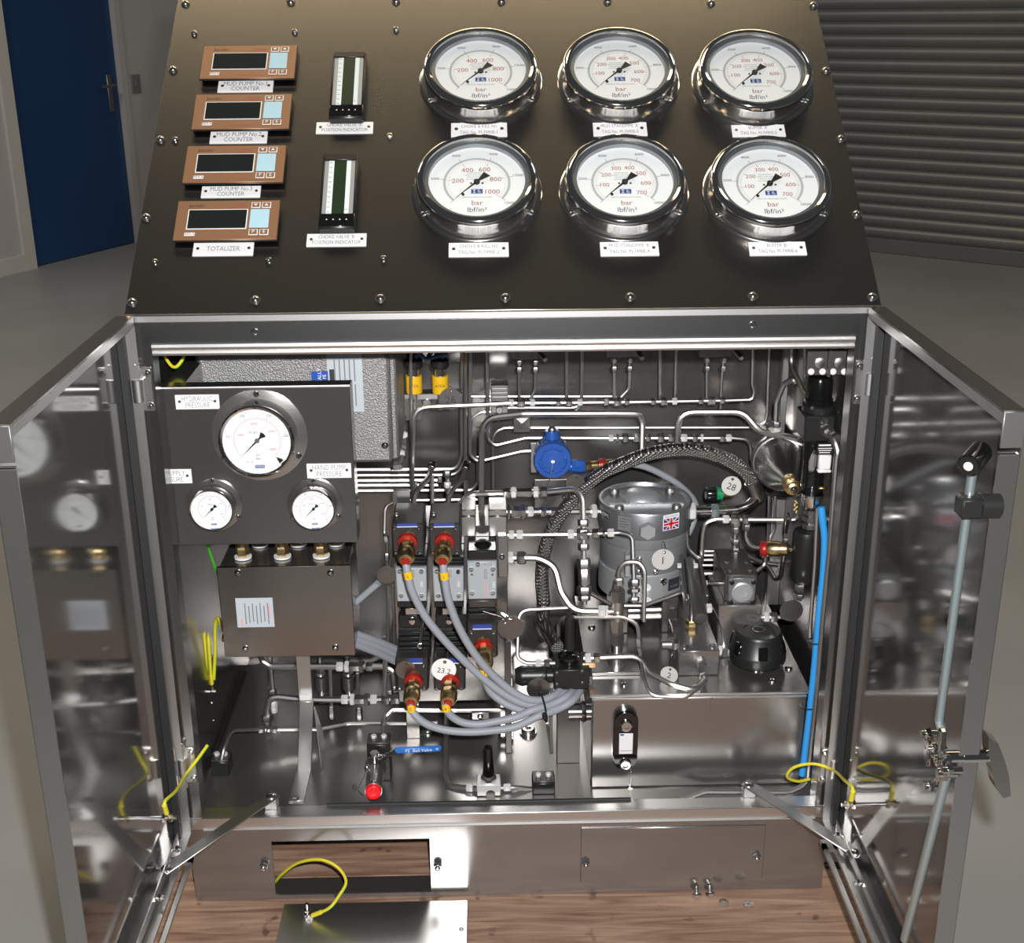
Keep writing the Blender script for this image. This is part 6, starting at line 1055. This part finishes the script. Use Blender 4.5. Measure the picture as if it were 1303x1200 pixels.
t = Thing('needle_valve', 'needle valve with a tapered black knob and a bright square body', 'valve'); Y = .085; c = P('A6', 847, 400, Y); H = lambda y: P('A6', 847, y, Y).z-c.z; a = rect('A6', 776, 366, 918, 446, Y-.016)
t.part('body', Bx(a[0], a[1], Y-.016, Y+.016, max(a[2], .151), a[3], .0015), 'bright_nut'); t.part('body_port', B().lathe(Vector((c.x+.003, Y-.0162, max(a[2], .152)+.003)), YN, [(.008, 0), (.008, .0008)], 20), 'valve_dark'); zt_ = a[3]-c.z; t.part('bonnet', B().lathe(c, ZUP, [(.0135, zt_), (.0135, zt_+.005), (.010, zt_+.007), (.010, zt_+.010)], 20), 'nut_steel'); t.part('knob', B().lathe(c, ZUP, [(.0098, zt_+.008), (.0102, zt_+.012), (.0085, H(210)), (.0070, H(150)), (.0062, H(140))], 18), 'black_gloss'); t.done()
for q, lab in (((485, 45), 'steel boss on the cabinet floor below the grey cables'), ((1080, 55), 'steel boss on the cabinet floor near the tank')):
    p = G('A6', *q, .151); t = Thing('floor_boss', lab, 'fitting', 'round bosses on the cabinet floor'); t.part('boss', B().lathe(p, ZUP, [(.013, 0), (.013, .006), (.010, .009), (.006, .009), (.005, .005)], 18), 'nut_steel'); t.part('flange', B().lathe(p, ZUP, [(.016, -.001), (.016, .002)], 20), 'sheet_steel'); t.done()
t = Thing('manifold_clip', 'small bright steel clip plate under the manifold', 'clip'); b = B(); fb(b, 'A2', 778, 965, 935, 1030, .235, .004, .001); t.part('plate', b, 'frame_steel'); p = P('A2', 855, 1000, .235); t.part('clip_bolt', B().dome(p, YN, .0055, .004), 'satin_chrome'); t.done()
# ---- earth wires on the left wall
def pw(c, *q): return [P(c, x, y, Y) for x, y, Y in q]
wire('earth wire hanging in a loop above the gauge plate', pw('V5', (95, 60, .10), (110, 120, .11), (155, 180, .12), (195, 150, .13), (225, 70, .14)))
wire('green earth wire running behind the junction box', pw('V8', (312, 40, .16), (345, 140, .17), (385, 250, .18)), mt='wire_green', stripe=False)
wire('dull green earth wire close to the cabinet side', pw('V8', (245, 50, .25), (238, 140, .25), (215, 235, .25)), mt='wire_green', stripe=False)
wire('earth wire rising from the lower wall stud', pw('V8', (300, 785, .22), (308, 640, .22), (300, 500, .22), (295, 465, .23), (270, 410, .30)), lugs=(0,), r=.0032); wire('earth wire rising from the upper wall stud beside two others', pw('V8', (332, 705, .24), (325, 580, .24), (315, 480, .25), (280, 405, .32)), lugs=(0,), r=.0032)
wire('earth wire bending from the upper wall stud to the junction box', pw('V8', (345, 690, .235), (352, 560, .235), (352, 440, .23), (365, 398, .22), (385, 440, .20), (405, 485, .18)), r=.003)
for k, (x, y, lab) in enumerate(((325, 803, 'earth stud on the cabinet side holding the lower wire lug'), (345, 748, 'earth stud on the cabinet side holding the upper wire lugs'), (330, 888, 'bare stud on the cabinet side without a wire'))):
    p = P('V8', x, y, .23); t = Thing('earth_stud', lab, 'stud', 'studs on the cabinet side'); t.part('stud', B().cyl(Vector((-.521, p.y, p.z)), p+XP*.004, .003), 'satin_chrome'); t.part('nut', B().nut(p-XP*.012, XP, .006, .0065), 'nut_steel'); t.done()
for k, y in enumerate((440, 495)): p = P('V8', 330, y, .2); q = P('V8', 405, y, .19); t = Thing('box_stud', 'bright stud between the junction box and the cabinet side, '+('upper one', 'lower one')[k], 'stud', 'studs beside the junction box'); t.part('stud', B().cyl(Vector((-.46, q.y, q.z)), q+XP*.01, .0038), 'chrome'); t.part('nut', B().nut(q-XP*.004, XP, .006, .007), 'nut_steel'); t.done()
wire('thin pale wire looped from the hand pump past the filler cap', pw('A3', (490, 740, .21), (530, 820, .19), (575, 920, .17), (600, 1020, .155), (605, 1100, .145), (590, 1180, .14)), .0013, 'satin_chrome', name='seal_wire', group=None, stripe=False)
wire('looped clip wire at the tag of the black-capped valve', pw('A2', (880, 55, .15), (980, 85, .148), (1040, 105, .146), (1100, 140, .145), (1075, 160, .145), (1058, 130, .145), (1130, 100, .15)), .0009, 'satin_chrome', name='clip_wire', group=None, stripe=False)
